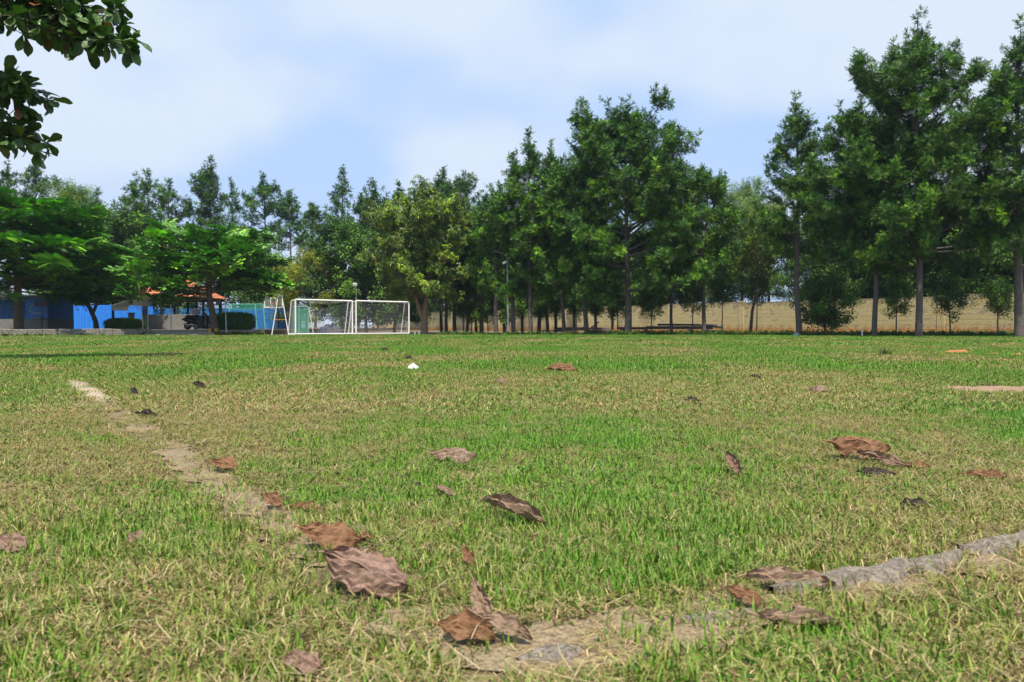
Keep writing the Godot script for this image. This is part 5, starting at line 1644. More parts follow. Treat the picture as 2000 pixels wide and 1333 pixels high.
	s3.tube([Vector3(0.05, 0, 0), Vector3(0.0, 2.4, 0), Vector3(-0.02, 4.95, 0)], [0.075, 0.065, 0.055], 10)
	part("pole", s3, M.galvanised, o)
	s3 = Shape.new()
	s3.tube([Vector3(-0.2, 5.02, 0), Vector3(-0.55, 5.12, 0), Vector3(-0.85, 5.22, 0.05)], [0.016, 0.016, 0.03], 6)
	s3.tube([Vector3(-0.02, 4.9, 0), Vector3(-0.2, 5.02, 0)], [0.02, 0.018], 6)
	part("arm", s3, M.galvanised, o)
	for a in [[Vector3(0.13, 4.72, 0.1), 0.6], [Vector3(-0.2, 4.48, 0.1), -0.5]]:
		s3 = Shape.new()
		var bs := Basis(Vector3.FORWARD, a[1]) * Basis(Vector3.RIGHT, 0.7)
		s3.block(a[0], Vector3(0.24, 0.08, 0.18), 0.015, bs)
		s3.tube([Vector3(-0.01, a[0].y, 0), a[0]], [0.015, 0.015], 6)
		part("lamp_head", s3, M.lamp_glass, o)
	s3 = Shape.new()
	s3.box(Vector3(-0.03, 2.42, 0.06), Vector3(0.26, 0.06, 0.06))
	s3.block(Vector3(-0.1, 2.44, 0.13), Vector3(0.1, 0.09, 0.12), 0.01)
	part("camera_bracket", s3, M.old_white, o)
	o = thing("flood_light", "slim pole with one lamp rising behind the goals' inner posts", "lamp pole", Vector3(-11.247, 0, -58))
	s3 = Shape.new()
	s3.tube([Vector3(0, 0, 0), Vector3(0, 3.45, 0)], [0.06, 0.045], 9)
	part("pole", s3, M.galvanised, o)
	s3 = Shape.new()
	s3.block(Vector3(-0.07, 3.52, 0.12), Vector3(0.3, 0.2, 0.1), 0.02, Basis(Vector3.RIGHT, 0.3))
	part("lamp_head", s3, M.lamp_glass, o)


# ---------------------------------------------------------------- small things

func beam(label: String, a: Vector3, b: Vector3, t: Vector2, m: Material) -> void:
	var o := thing("timber_beam", label, "beam", (a + b) * 0.5, 0.0, "old beams lying along the wall")
	var d := (b - a).normalized()
	var z := d.cross(Vector3.UP).normalized()
	var s := Shape.new()
	s.block(Vector3.ZERO, Vector3((b - a).length(), t.y, t.x), 0.02, Basis(d, z.cross(d), z))
	part("timber", s, m, o)


func build_small_things() -> void:
	var W: Material = M.weathered_wood
	beam("long grey beam lying on the right stack's supports, front side", Vector3(8.927, 0.42, -53.5), Vector3(13.356, 0.42, -53.5), Vector2(0.3, 0.2), W)
	beam("long dark beam on top of the right stack", Vector3(9.837, 0.62, -54.2), Vector3(13.858, 0.6, -54.4), Vector2(0.3, 0.14), W)
	beam("short dark beam sticking out at the stack's right end", Vector3(12.698, 0.6, -53.6), Vector3(14.168, 0.42, -54), Vector2(0.22, 0.12), W)
	beam("beam on the ground at the stack's right end", Vector3(12.536, 0.18, -53.2), Vector3(14.105, 0.16, -53.5), Vector2(0.24, 0.14), W)
	beam("dark beam left of the right stack, level with its supports", Vector3(7.153, 0.38, -54), Vector3(9.01, 0.38, -54), Vector2(0.3, 0.16), W)
	beam("thin pale plank leaning under the right stack", Vector3(9.702, 0.26, -52.9), Vector3(10.713, 0.16, -52.9), Vector2(0.12, 0.05), M.bamboo)
	beam("thin rusty plank on the ground under the right stack", Vector3(9.807, 0.08, -53.1), Vector3(10.889, 0.08, -53.1), Vector2(0.12, 0.06), M.red_soil)
	beam("long thin dark beam on the ground right of the lamp pole", Vector3(2.032, 0.2, -55), Vector3(3.853, 0.16, -55), Vector2(0.2, 0.09), W)
	beam("dark beam low behind the leaning pale stick", Vector3(3.031, 0.32, -56), Vector3(5.349, 0.34, -56), Vector2(0.3, 0.22), W)
	beam("dark beam on the ground right of the red-footed trunk", Vector3(5.254, 0.14, -55), Vector3(7.005, 0.12, -55), Vector2(0.4, 0.24), W)
	beam("dark beam slanting up beside the red-footed trunk", Vector3(5.184, 0.22, -55), Vector3(5.954, 0.82, -55), Vector2(0.1, 0.09), W)
	beam("second dark beam on the heap right of the red-footed trunk", Vector3(5.459, 0.36, -55.3), Vector3(6.691, 0.34, -55.3), Vector2(0.3, 0.16), W)
	var k := 0
	for p in [Vector3(11.857, 0, -53.5), Vector3(8.96, 0, -53.7), Vector3(7.428, 0, -54), Vector3(13.02, 0, -53.8)]:
		var s := Shape.new()
		s.block(Vector3(0, 0.15, 0), Vector3(0.24, 0.31, 0.34), 0.02)
		var o := part("support_block", s, M.concrete, self)
		o.position = p
		tag(o, ["pale concrete block under the middle of the long grey beam", "concrete block under the long grey beam's left end", "concrete block under the dark beam behind the thick trunk", "concrete block under the long grey beam's right end"][k], "block", "blocks under the beams")
		k += 1
	var st := Shape.new()
	st.tube([Vector3(0, 0.02, 0), Vector3(-0.04, 0.3, 0), Vector3(-0.24, 1.0, 0)], [0.022, 0.022, 0.02], 7)
	st.tube([Vector3(0, 0.03, 0), Vector3(0.09, 0.03, 0.02)], [0.022, 0.03], 7)
	var o2 := part("walking_stick", st, M.bamboo, self)
	o2.position = Vector3(3.936, 0, -51.5)
	tag(o2, "pale stick leaning among the trunks left of the red-footed tree", "stick")
	# standing tap: white pipe with a bent head
	var tp := thing("water_tap", "short white standing pipe at the lawn's far right edge", "tap", Vector3(17.873, 0, -41))
	st = Shape.new()
	st.tube([Vector3(0, 0, 0), Vector3(0, 0.22, 0)], [0.035, 0.035], 8)
	part("pipe", st, M.white_paint, tp)
	st = Shape.new()
	st.tube([Vector3(0.02, 0.22, 0), Vector3(-0.02, 0.3, 0), Vector3(-0.08, 0.28, 0)], [0.04, 0.045, 0.025], 8)
	part("spout", st, M.white_paint, tp)
	for a in [[Vector3(-5.436, 0, -46.9), "short white peg left of the pink tree trunk"], [Vector3(-5.711, 0, -47.2), "thin white peg right of the goals"]]:
		st = Shape.new()
		st.tube([Vector3(0, 0, 0), Vector3(0.01, 0.22, 0)], [0.03, 0.025], 7)
		var pg := part("marker_peg", st, M.old_white, self)
		pg.position = a[0]
		tag(pg, a[1], "peg")
	var bag := part("plastic_bag", mound(Vector2(0.24, 0.18), 0.16), M.bag_blue, self)
	bag.position = Vector3(15.048, 0, -42.5)
	tag(bag, "crumpled blue plastic bag at the narrow oak's foot", "bag")
	var pb := part("crumpled_paper", mound(Vector2(0.075, 0.06), 0.07), M.paper, self)
	pb.position = Vector3(-1.135, 0, -9.229) + Vector3(0, 0.012, 0)
	tag(pb, "crumpled white and mauve paper on the middle of the lawn", "paper")
	# white house far behind the trees
	var hs := thing("white_house", "small white house glimpsed between trunks left of the lamp pole", "house", Vector3(-5.278, 0, -112))
	st = Shape.new()
	st.box(Vector3(0, 1.7, 0), Vector3(5.0, 3.4, 4.0))
	part("wall", st, M.white_paint, hs)
	st = Shape.new()
	st.box(Vector3(0, 3.5, 0), Vector3(5.6, 0.2, 4.6))
	part("roof", st, M.old_white, hs)
	st = Shape.new()
	st.box(Vector3(-0.9, 2.0, 2.02), Vector3(0.9, 1.0, 0.06))
	part("window", st, M.dark_metal, hs)
	# tape line in front of the verge
	var tl := Shape.new()
	tl.quad(Vector3(9.347, 0.02, -33.347), Vector3(11.365, 0.02, -33.347), Vector3(10.883, 0.02, -31.934), Vector3(8.951, 0.02, -31.934), Vector3.UP)
	var to := part("marking_tape", tl, M.white_paint, self)
	tag(to, "pale marking tape laid across the far edge of the lawn", "tape")


# ---------------------------------------------------------------- lawn

var patchy := FastNoiseLite.new()
var speck := FastNoiseLite.new()


func line_gap(x: float, z: float) -> float:
	# distance to the worn marking lines, metres
	var p := Vector2(x, z)
	var d := 9.0
	for L in [[Vector2(-4.135, -7.541), Vector2(-1.385, -3.236)], [Vector2(-1.385, -3.236), Vector2(-0.205, -1.388)], [Vector2(-0.205, -1.388), Vector2(-0.031, -1.195)], [Vector2(-0.031, -1.195), Vector2(0.374, -1.388)], [Vector2(0.374, -1.388), Vector2(1.274, -1.843)]]:
		d = minf(d, p.distance_to(Geometry2D.get_closest_point_to_segment(p, L[0], L[1])))
	return d


# share of green in the sward, 0 dry to 1 lush
func greenness(x: float, z: float) -> float:
	var d := -z
	var g := 0.535 + 0.88 * patchy.get_noise_2d(x * 0.9, z * 0.45) + 0.32 * speck.get_noise_2d(x, z)
	# dry by the camera on the left, lush in the corner the lines enclose
	g -= 0.46 * smoothstep(0.25, -0.5, x / maxf(d, 0.5)) * smoothstep(9.0, 1.2, d)
	g += 0.26 * exp(-pow((x - 0.15) / 0.75, 2.0) - pow((d - 2.2) / 1.0, 2.0))
	g += 0.18 * exp(-pow((x - 0.8) / 0.8, 2.0) - pow((d - 1.3) / 0.4, 2.0))
	g += 0.22 * smoothstep(26.0, 40.0, d) * smoothstep(-0.35, 0.1, x / d)
	return clampf(g, 0.0, 1.0)


func grass_blade(s: Shape, at: Vector3, az: float, lean: float, length: float, width: float, c: Color) -> void:
	var out := Vector3(cos(az), 0, sin(az))
	var side := Vector3(-sin(az), 0, cos(az)) * width * 0.5
	var p1 := at + (out * sin(lean * 0.6) + Vector3.UP * cos(lean * 0.6)) * length * 0.5
	var p2 := p1 + (out * sin(lean * 1.5) + Vector3.UP * cos(lean * 1.5)) * length * 0.5
	p2.y = maxf(p2.y, 0.004)
	s.col = c
	s.quad(at - side, at + side, p1 + side * 0.8, p1 - side * 0.8)
	s.tri(p1 - side * 0.8, p1 + side * 0.8, p2)


func straw_bit(s: Shape, at: Vector3, az: float, rise: float, length: float, width: float, c: Color) -> void:
	var out := Vector3(cos(az), 0, sin(az))
	var bend := out.rotated(Vector3.UP, rf(-0.7, 0.7))
	var side := Vector3(-sin(az), 0, cos(az)) * width * 0.5
	var p1 := at + (out * cos(rise) + Vector3.UP * sin(rise)) * length * 0.5
	var p2 := p1 + (bend * cos(rise) + Vector3.UP * sin(rise) * rf(-0.6, 0.6)) * length * 0.5
	p2.y = maxf(p2.y, 0.003)
	s.col = c
	s.quad(at - side, at + side, p1 + side, p1 - side)
	s.quad(p1 - side, p1 + side, p2 + side * 0.4, p2 - side * 0.4)


func green_tuft(radius: float, n: int, hgt: float, width: float) -> ArrayMesh:
	var s := Shape.new()
	for k in n:
		var a := rf(0, TAU)
		var r := radius * sqrt(rng.randf())
		var c := Color(0.030, 0.092, 0.010).lerp(Color(0.150, 0.305, 0.026), pow(rng.randf(), 0.9))
		if rng.randf() < 0.14:
			c = Color(0.21, 0.24, 0.065)
		grass_blade(s, Vector3(cos(a) * r, 0, sin(a) * r), rf(0, TAU), rf(0.2, 1.6), hgt * rf(0.5, 1.45), width * rf(0.6, 1.4), c)
	return s.mesh()


func dry_tuft(radius: float, n: int, length: float, width: float) -> ArrayMesh:
	var s := Shape.new()
	for k in n:
		var a := rf(0, TAU)
		var r := radius * sqrt(rng.randf())
		var c := Color(0.19, 0.14, 0.062).lerp(Color(0.50, 0.405, 0.21), rng.randf())
		if rng.randf() < 0.2:
			c = Color(0.19, 0.12, 0.06)
		if rng.randf() < 0.30:
			c = Color(0.17, 0.21, 0.05)
		straw_bit(s, Vector3(cos(a) * r, rf(0.0, 0.016), sin(a) * r), rf(0, TAU), rf(-0.1, 0.75), length * rf(0.5, 1.3), width * rf(0.6, 1.3), c)
	return s.mesh()


func weed(n: int, hgt: float) -> ArrayMesh:
	var s := Shape.new()
	for k in n:
		var az := rf(0, TAU)
		var out := Vector3(cos(az), rf(0.2, 1.2), sin(az)).normalized()
		s.col = leaf_color(Color(0.04, 0.10, 0.016), Color(0.10, 0.17, 0.03))
		blade_leaf(s, Vector3(cos(az) * 0.03, hgt * rf(0.05, 0.5), sin(az) * 0.03), out, (Vector3.UP + rdir() * 0.5).normalized(), hgt * rf(0.4, 0.8), hgt * rf(0.16, 0.3), rf(0.1, 0.5))
	return s.mesh()


func build_grass() -> void:
	rng.seed = 99
	patchy.seed = 31
	patchy.frequency = 0.42
	patchy.fractal_octaves = 3
	speck.seed = 8
	speck.frequency = 1.9
	speck.fractal_octaves = 3
	var o := thing("lawn_grass", "patchy green and straw-coloured mown lawn across the whole field", "lawn")
	o.set_meta("kind", "stuff")
	# near to far: depth range, tufts a square metre, tuft radius, blades, height, width
	var zones := [
		[0.35, 2.2, 3000.0, 0.030, 14, 0.034, 0.0030, 0.038, 0.0018],
		[2.2, 4.5, 1700.0, 0.040, 15, 0.034, 0.0034, 0.040, 0.0023],
		[4.5, 9.0, 620.0, 0.065, 20, 0.036, 0.0050, 0.050, 0.0038],
		[9.0, 20.0, 150.0, 0.14, 34, 0.038, 0.0080, 0.055, 0.0065],
		[20.0, 47.5, 46.0, 0.26, 46, 0.040, 0.0140, 0.06, 0.012],
	]
	for zn in zones:
		var kinds := [[], [], [], []]
		var tints := [[], [], [], []]
		var meshes := [green_tuft(zn[3], zn[4], zn[5], zn[6]), green_tuft(zn[3], zn[4], zn[5] * 1.25, zn[6]), dry_tuft(zn[3], int(zn[4] * 1.6), zn[7] * 0.8, zn[8] * 0.8), dry_tuft(zn[3], int(zn[4] * 1.4), zn[7] * 1.05, zn[8] * 0.85)]
		var count := int(((zn[1] - zn[0]) * (zn[0] + zn[1]) * 0.78 + 2.4 * (zn[1] - zn[0])) * zn[2])
		for k in count:
			# evenly spread, a good step wider than the part of the field one looks over
			var d := rf(zn[0], zn[1])
			while rng.randf() > (0.78 * d + 1.2) / (0.78 * zn[1] + 1.2):
				d = rf(zn[0], zn[1])
			var x := rf(-1.0, 1.0) * (0.78 * d + 1.2)
			if d > 36.0 and not on_lawn(x, d):
				continue
			var g := greenness(x, -d)
			var gap := 9.0 if d > 8.0 else line_gap(x, -d) + 0.03 * speck.get_noise_2d(x * 5.0, d * 5.0)
			var worn := clampf(0.55 + 1.6 * patchy.get_noise_2d(x * 3.0 + 40.0, d * 3.0), 0.0, 1.0)
			if gap < 0.10 and rng.randf() < 0.55 + 0.42 * worn:
				continue
			var sp := Vector2((x - 3.9724285421757672) / 0.66, (-d - (-6.323654843846311)) / 0.42)
			if sp.length() < 0.95 + 0.3 * speck.get_noise_2d(x * 3.0, d * 3.0):
				continue
			if gap < 0.14:
				g *= 0.55
			var i := 0
			if rng.randf() < 0.30 + 0.66 * g:
				i = 0 if rng.randf() < 1.15 - g else 1
			else:
				i = 2 if rng.randf() < 0.6 else 3
			var b := Basis(Vector3.UP, rf(0, TAU)).scaled(Vector3(1, rf(0.7, 1.15), 1) * rf(0.8, 1.2))
			kinds[i].append(Transform3D(b, Vector3(x, 0.0, -d)))
			var f := rf(0.8, 1.2)
			var c := Color(f * (1.15 - 0.25 * g), f, f * 0.95) if i < 2 else Color(f, f * (0.97 + 0.05 * g), f * rf(0.9, 1.05))
			tints[i].append(Color(c.r, c.g, c.b, 1))
		for i in 4:
			if kinds[i].size():
				many("green_grass" if i < 2 else "dry_grass", meshes[i], M.grass if i < 2 else M.straw, kinds[i], tints[i], o)
	# loose dead stalks lying over everything, close by
	var stalks := [Shape.new(), Shape.new()]
	for q in 2:
		for k in 7:
			var c := Color(0.28, 0.22, 0.115).lerp(Color(0.50, 0.42, 0.26), rng.randf()) if rng.randf() < 0.72 else Color(0.13, 0.085, 0.05)
			straw_bit(stalks[q], Vector3(rf(-0.035, 0.035), rf(0.004, 0.026), rf(-0.035, 0.035)), rf(0, TAU), rf(-0.12, 0.35), rf(0.025, 0.07), rf(0.0009, 0.0018), c)
	for q in 2:
		var sp2 := []
		var sc := []
		for k in 2900:
			var d := sqrt(lerpf(0.6, 30.0, pow(rng.randf(), 1.25)))
			var x := rf(-0.75, 0.75) * d
			var g := greenness(x, -d)
			if rng.randf() < g * 0.9 or (rng.randf() < 0.5 and line_gap(x, -d) < 0.1):
				continue
			sp2.append(Transform3D(Basis(Vector3.UP, rf(0, TAU)).scaled(Vector3.ONE * rf(0.7, 1.3)), Vector3(x, 0.0, -d)))
			var f := rf(0.75, 1.15)
			sc.append(Color(f, f, f * rf(0.9, 1.05), 1))
		many("dead_stalks", stalks[q].mesh(), M.straw, sp2, sc, o)
	# broad little weeds between the blades, close by
	var wm := weed(6, 0.035)
	var wp := []
	var wc := []
	for k in 900:
		var d := sqrt(lerpf(0.8, 30.0, rng.randf()))
		var x := rf(-0.75, 0.75) * d
		if line_gap(x, -d) < 0.07:
			continue
		wp.append(Transform3D(Basis(Vector3.UP, rf(0, TAU)).scaled(Vector3.ONE * rf(0.6, 1.4)), Vector3(x, 0.0, -d)))
		var f := rf(0.9, 1.6)
		wc.append(Color(f, f, f * 0.8, 1))
	many("lawn_weeds", wm, M.leaf_soft, wp, wc, o)
	# rank growth under the trees and along the kerbs
	var v := thing("verge_growth", "low weeds and rank grass along the foot of wall and trees", "weeds")
	v.set_meta("kind", "stuff")
	var vm := [weed(14, 0.22), weed(10, 0.32), green_tuft(0.16, 46, 0.14, 0.012)]
	var vp := [[], [], []]
	var vc := [[], [], []]
	for k in 5200:
		var u := rf(-0.09, 0.72)
		var d0 := verge_front(u)
		var d := d0 + absf(rng.randfn()) * (2.6 if u > 0.25 else 1.1)
		if rng.randf() > (1.0 if u > 0.13 else 0.35):
			continue
		var i := rng.randi() % 3
		vp[i].append(Transform3D(Basis(Vector3.UP, rf(0, TAU)).scaled(Vector3.ONE * rf(0.5, 1.2)), Vector3(u * d, 0.0, -d)))
		var f := rf(0.7, 1.2)
		vc[i].append(Color(f, f, f, 1))
	for a in [[-22.796244325468443, -20.35868412935259, 45.5, 150], [-16.873653191630677, -14.207850343647362, 46.0, 260], [-26.049848422541245, -22.416689022697764, 0.0, 60]]:
		for k in int(a[3]):
			var x := rf(a[0], a[1])
			var z: float = -a[2] + rf(-0.15, 0.25)
			if a[2] == 0.0:
				z = lerpf(-40.4, -44.2, (x - a[0]) / (a[1] - a[0])) + 0.2
			vp[k % 3].append(Transform3D(Basis(Vector3.UP, rf(0, TAU)).scaled(Vector3.ONE * rf(0.5, 1.0)), Vector3(x, 0, z)))
			var f := rf(0.8, 1.3)
			vc[k % 3].append(Color(f * 1.7, f * 1.2, f * 0.6, 1))
	for i in 3:
		many("weeds", vm[i], M.leaf_soft, vp[i], vc[i], v)
	# one coarse tuft out on the lawn
	var tu := Shape.new()
	for k in 90:
		var a := rf(0, TAU)
		grass_blade(tu, Vector3(cos(a), 0, sin(a)) * 0.1 * rng.randf(), a + rf(-0.6, 0.6), rf(0.3, 1.2), rf(0.12, 0.24), 0.007, leaf_color(Color(0.03, 0.075, 0.018), Color(0.07, 0.14, 0.03)))
	var t := part("grass_tuft", tu, M.grass, self)
	t.position = Vector3(6.405, 0, -13.767)
	tag(t, "coarse dark grass tuft standing proud of the lawn at right", "grass tuft")
	t.set_meta("kind", "thing")


func verge_front(u: float) -> float:
	# depth of the lawn's far edge along the direction x / depth
	return lerpf(45.8, 41.0, smoothstep(0.1, 0.6, u))


func on_lawn(x: float, d: float) -> bool:
	var u := x / d
	if u < -0.45:
		return d < lerpf(40.3, 45.6, smoothstep(-0.64, -0.45, u))
	if u < -0.3:
		return d < 46.0 if u > -0.37 or u < -0.455 else d < 44.5
	if u < -0.27:
		return d < 46.2
	return d < verge_front(u) + 3.0


# ---------------------------------------------------------------- worn lines and fallen leaves

func strip(called: String, label: String, category: String, a: Vector2, b: Vector2, w: float, m: Material, sd: int, lift: float) -> void:
	# a worn band on the ground with ragged sides, bellied a little so that it has an edge
	var f := FastNoiseLite.new()
	f.seed = sd
	f.frequency = 9.0
	var s := Shape.new()
	var d := b - a
	var n := maxi(8, int(d.length() / 0.04))
	var side := d.orthogonal().normalized()
	var pts := []
	for k in n + 1:
		var t := float(k) / n
		var c := a + d * t
		var taper := minf(1.0, minf(t, 1.0 - t) * n / 3.0 + 0.25)
		var row := []
		for e in [-1.0, -0.5, 0.0, 0.5, 1.0]:
			var ww: float = w * 0.5 * e * taper * (1.0 + 1.1 * f.get_noise_2d(t * d.length(), e * 3.0))
			var q := c + side * ww
			row.append(Vector3(q.x, (lift if absf(e) < 0.9 else 0.001) * (0.7 + 0.9 * absf(f.get_noise_2d(q.x * 2.0, q.y * 2.0))) + 0.0042, q.y))
		pts.append(row)
	for k in n:
		for e in 4:
			s.quad(pts[k][e], pts[k][e + 1], pts[k + 1][e + 1], pts[k + 1][e], Vector3.UP)
	var o := part(called, s, m, self)
	if category == "":
		o.set_meta("kind", "structure")
	else:
		tag(o, label, category, "pieces of the worn field line")


func dead_leaf(label: String, at: Vector3, yaw: float, length: float, width: float, roll: float, arch: float, tilt: float, pitch: float, lift: float, c: Color) -> void:
	# roll: how far the sides curl up (+) or down (-), radians; arch: lengthwise bend; tilt: roll of the whole leaf
	rng.seed = hash(label)
	var o := thing("fallen_leaf", label, "leaf", at)
	var turn := Basis(Vector3.RIGHT, pitch) * Basis(Vector3.UP, yaw) * Basis(Vector3.BACK, tilt)
	var f := FastNoiseLite.new()
	f.seed = hash(label) % 1000
	f.frequency = 1.4
	var s := Shape.new()
	var rows := 18
	var cols := 12
	var W := [0.10, 0.42, 0.68, 0.86, 0.97, 1.0, 0.94, 0.78, 0.50, 0.05]
	var g := []
	for i in rows + 1:
		var t := float(i) / rows
		var wf := t * (W.size() - 1)
		var ww: float = width * 0.5 * lerpf(W[int(wf)], W[mini(int(wf) + 1, 9)], wf - int(wf))
		var bend := arch * (t - 0.5)
		var row := []
		for j in cols + 1:
			var e := (float(j) / cols - 0.5) * 2.0
			var edge := 1.0 + 0.24 * f.get_noise_2d(t * 4.0, signf(e) * 9.0) * absf(e)
			var a := roll * e * (0.75 + 0.5 * f.get_noise_1d(t * 2.0 + 4.0))
			var rr := ww / maxf(absf(roll), 0.05)
			var x := rr * sin(absf(a)) * signf(e) * edge if absf(roll) > 0.05 else ww * e
			var y := rr * (1.0 - cos(a)) * signf(roll)
			y += 0.11 * length * f.get_noise_2d(t * 2.6, e * 1.3) + 0.005 * length * sin(absf(e) * 11.0 + t * 7.0)
			var p := Vector3(x, y, 0)
			var along_len := length / maxf(absf(arch), 0.05)
			var zz := along_len * sin(bend) if absf(arch) > 0.05 else length * (t - 0.5)
			var yy := -along_len * (1.0 - cos(bend)) * signf(arch) if absf(arch) > 0.05 else 0.0
			p += Vector3(0, yy, zz)
			row.append(turn * p)
		g.append(row)
	var low := 9.0
	for row in g:
		for p in row:
			low = minf(low, p.y)
	for i in rows + 1:
		for j in cols + 1:
			g[i][j].y += lift - low
	# where the veins run the blade is darker
	for i in rows:
		for j in cols:
			var vein := 0.72 if j == cols / 2 or j == cols / 2 - 1 else (0.95 if (i + absi(j - cols / 2)) % 5 == 0 else 1.0)
			vein *= 1.0 + 0.22 * f.get_noise_2d(i * 1.3, j * 1.3)
			s.col = Color(c.r * vein, c.g * vein, c.b * vein)
			s.quad(g[i][j], g[i][j + 1], g[i + 1][j + 1], g[i + 1][j], Vector3.ZERO, Rect2(float(j) / cols, float(i) / rows, 1.0 / cols, 1.0 / rows))
	part("blade", s, M.dead_leaf, o)
	s = Shape.new()
	s.col = Color(c.r * 1.25, c.g * 1.2, c.b * 1.1)
	var m: int = cols / 2
	var pts := []
	var rad := []
	for i in range(0, rows + 1, 2):
		pts.append(g[i][m] + Vector3(0, 0.0006, 0))
		rad.append(lerpf(0.0016, 0.0006, float(i) / rows) * (length / 0.12))
	pts.push_front(g[0][m] + (g[0][m] - g[1][m]).normalized() * 0.02)
	rad.push_front(0.0016 * length / 0.12)
	s.tube(pts, rad, 5)
	part("midrib", s, M.dead_leaf, o)


func build_leaf_litter() -> void:
	strip("worn_soil_line", "", "", Vector2(-2.686, -5.297), Vector2(-0.645, -2.102), 0.14, M.thatch, 3, 0.0)
	strip("worn_soil_line", "", "", Vector2(-0.663, -2.16), Vector2(-0.315, -1.637), 0.16, M.thatch, 13, 0.0)
	strip("worn_soil_line", "", "", Vector2(-0.215, -1.401), Vector2(0, -1.159), 0.18, M.thatch, 4, 0.002)
	strip("worn_soil_line", "", "", Vector2(-0.053, -1.181), Vector2(1.31, -1.861), 0.20, M.thatch, 5, 0.004)
	strip("line_tape", "pale sandy worn piece of the old line at far left", "tape", Vector2(-4.048, -7.399), Vector2(-2.658, -5.261), 0.15, M.sand, 6, 0.006)
	strip("line_tape", "grey weathered strip of old field line at right, torn at both ends", "tape", Vector2(0.475, -1.467), Vector2(0.943, -1.683), 0.075, M.tape, 7, 0.024)
	strip("line_tape", "grey weathered strip of old line running out at the right edge", "tape", Vector2(0.963, -1.728), Vector2(1.304, -1.87), 0.07, M.tape, 8, 0.022)
	strip("line_tape", "whitish torn piece of old line below the leaf pair at lower right", "tape", Vector2(0.283, -1.336), Vector2(0.424, -1.378), 0.06, M.tape, 9, 0.010)
	strip("line_tape", "buried pale piece of the line at the bottom centre", "tape", Vector2(0.008, -1.177), Vector2(0.103, -1.23), 0.06, M.tape, 10, 0.008)
	var TAN := Color(0.29, 0.20, 0.14)
	var PINK := Color(0.275, 0.172, 0.132)
	var RUST := Color(0.235, 0.12, 0.058)
	var DARK := Color(0.05, 0.035, 0.028)
	dead_leaf("large mauve-brown leaf folded like a tent, biggest in the foreground", Vector3(-0.272, 0, -1.473), 1.15, 0.180, 0.140, -1.25, 0.35, 0.10, 0.72, 0.004, PINK)
	dead_leaf("rust-brown flat leaf behind the large mauve leaf", Vector3(-0.402, 0, -1.768), 1.25, 0.150, 0.100, -0.60, 0.30, 0.05, 0.45, 0.008, RUST)
	dead_leaf("small dark curled leaf tucked above the large mauve leaf", Vector3(-0.343, 0, -1.662), 1.30, 0.085, 0.060, 1.20, 0.20, 0.20, 0.50, 0.012, DARK)
	dead_leaf("narrow brown leaf lying right of the rust-brown flat leaf", Vector3(-0.345, 0, -1.826), 1.50, 0.075, 0.035, 0.70, 0.10, 0.10, 0.30, 0.014, RUST)
	dead_leaf("long brown leaf rolled up like a tube, right of centre foreground", Vector3(0.004, 0, -1.994), 0.95, 0.190, 0.100, 2.40, 0.25, 0.20, 0.35, 0.012, TAN)
	dead_leaf("pale brown leaf lying arched on the middle lawn", Vector3(-0.211, 0, -2.878), 1.45, 0.170, 0.130, -0.80, 0.50, 0.00, 0.40, 0.006, TAN)
	dead_leaf("orange-brown leaf left of the middle lawn", Vector3(-0.984, 0, -2.737), 1.20, 0.110, 0.090, 0.80, 0.50, 0.10, 0.40, 0.012, RUST)
	dead_leaf("small round brown leaf above the rust-brown pair", Vector3(-0.651, 0, -2.178), 0.90, 0.075, 0.060, 1.00, 0.30, 0.20, 0.50, 0.012, RUST)
	dead_leaf("thin crumpled leaf right of the small round brown leaf", Vector3(-0.551, 0, -2.136), 1.40, 0.085, 0.040, 1.10, 0.20, 0.10, 0.30, 0.012, RUST)
	dead_leaf("narrow pale leaf half hidden in grass near centre", Vector3(-0.194, 0, -2.301), 0.70, 0.085, 0.035, 1.00, 0.30, 0.10, 0.30, 0.014, TAN)
	dead_leaf("small dark bit of leaf near the centre grass", Vector3(-0.287, 0, -2.43), 1.00, 0.040, 0.030, 1.20, 0.20, 0.10, 0.40, 0.012, DARK)
	dead_leaf("large crumpled brown leaf with dark torn underside at right", Vector3(1.274, 0, -2.932), 1.35, 0.220, 0.160, -1.30, 0.50, 0.20, 0.45, 0.012, RUST)
	dead_leaf("long brown leaf fragment beside the large crumpled one", Vector3(1.293, 0, -2.795), 0.95, 0.170, 0.060, 1.00, 0.20, 0.40, 0.40, 0.012, TAN)
	dead_leaf("dark grey leaf shred below the large crumpled leaf", Vector3(1.195, 0, -2.626), 1.40, 0.120, 0.060, 0.60, 0.30, 0.10, 0.30, 0.010, DARK)
	dead_leaf("small reddish leaf standing up in a V at right of centre", Vector3(0.727, 0, -2.635), 0.30, 0.100, 0.070, 1.90, 0.20, 0.30, 0.80, 0.010, PINK)
	dead_leaf("dark hollow curled leaf in the right-hand grass", Vector3(1.091, 0, -2.16), 1.30, 0.085, 0.060, 1.80, 0.20, 0.10, 0.40, 0.008, DARK)
	dead_leaf("brown leaf lying along the grey strip's left end", Vector3(0.522, 0, -1.495), 1.40, 0.160, 0.070, 0.80, 0.15, 0.10, 0.45, 0.012, TAN)
	dead_leaf("small orange leaf before the grey strip's left end", Vector3(0.409, 0, -1.401), 0.90, 0.075, 0.050, 0.90, 0.30, 0.10, 0.40, 0.012, RUST)
	dead_leaf("tan leaf strip lying below the grey strip", Vector3(0.468, 0, -1.304), 1.45, 0.130, 0.045, 0.90, 0.10, 0.10, 0.40, 0.014, TAN)
	dead_leaf("pinkish leaf cut by the left edge of the view", Vector3(-1.094, 0, -1.744), 1.20, 0.095, 0.075, 0.70, 0.30, 0.10, 0.50, 0.012, PINK)
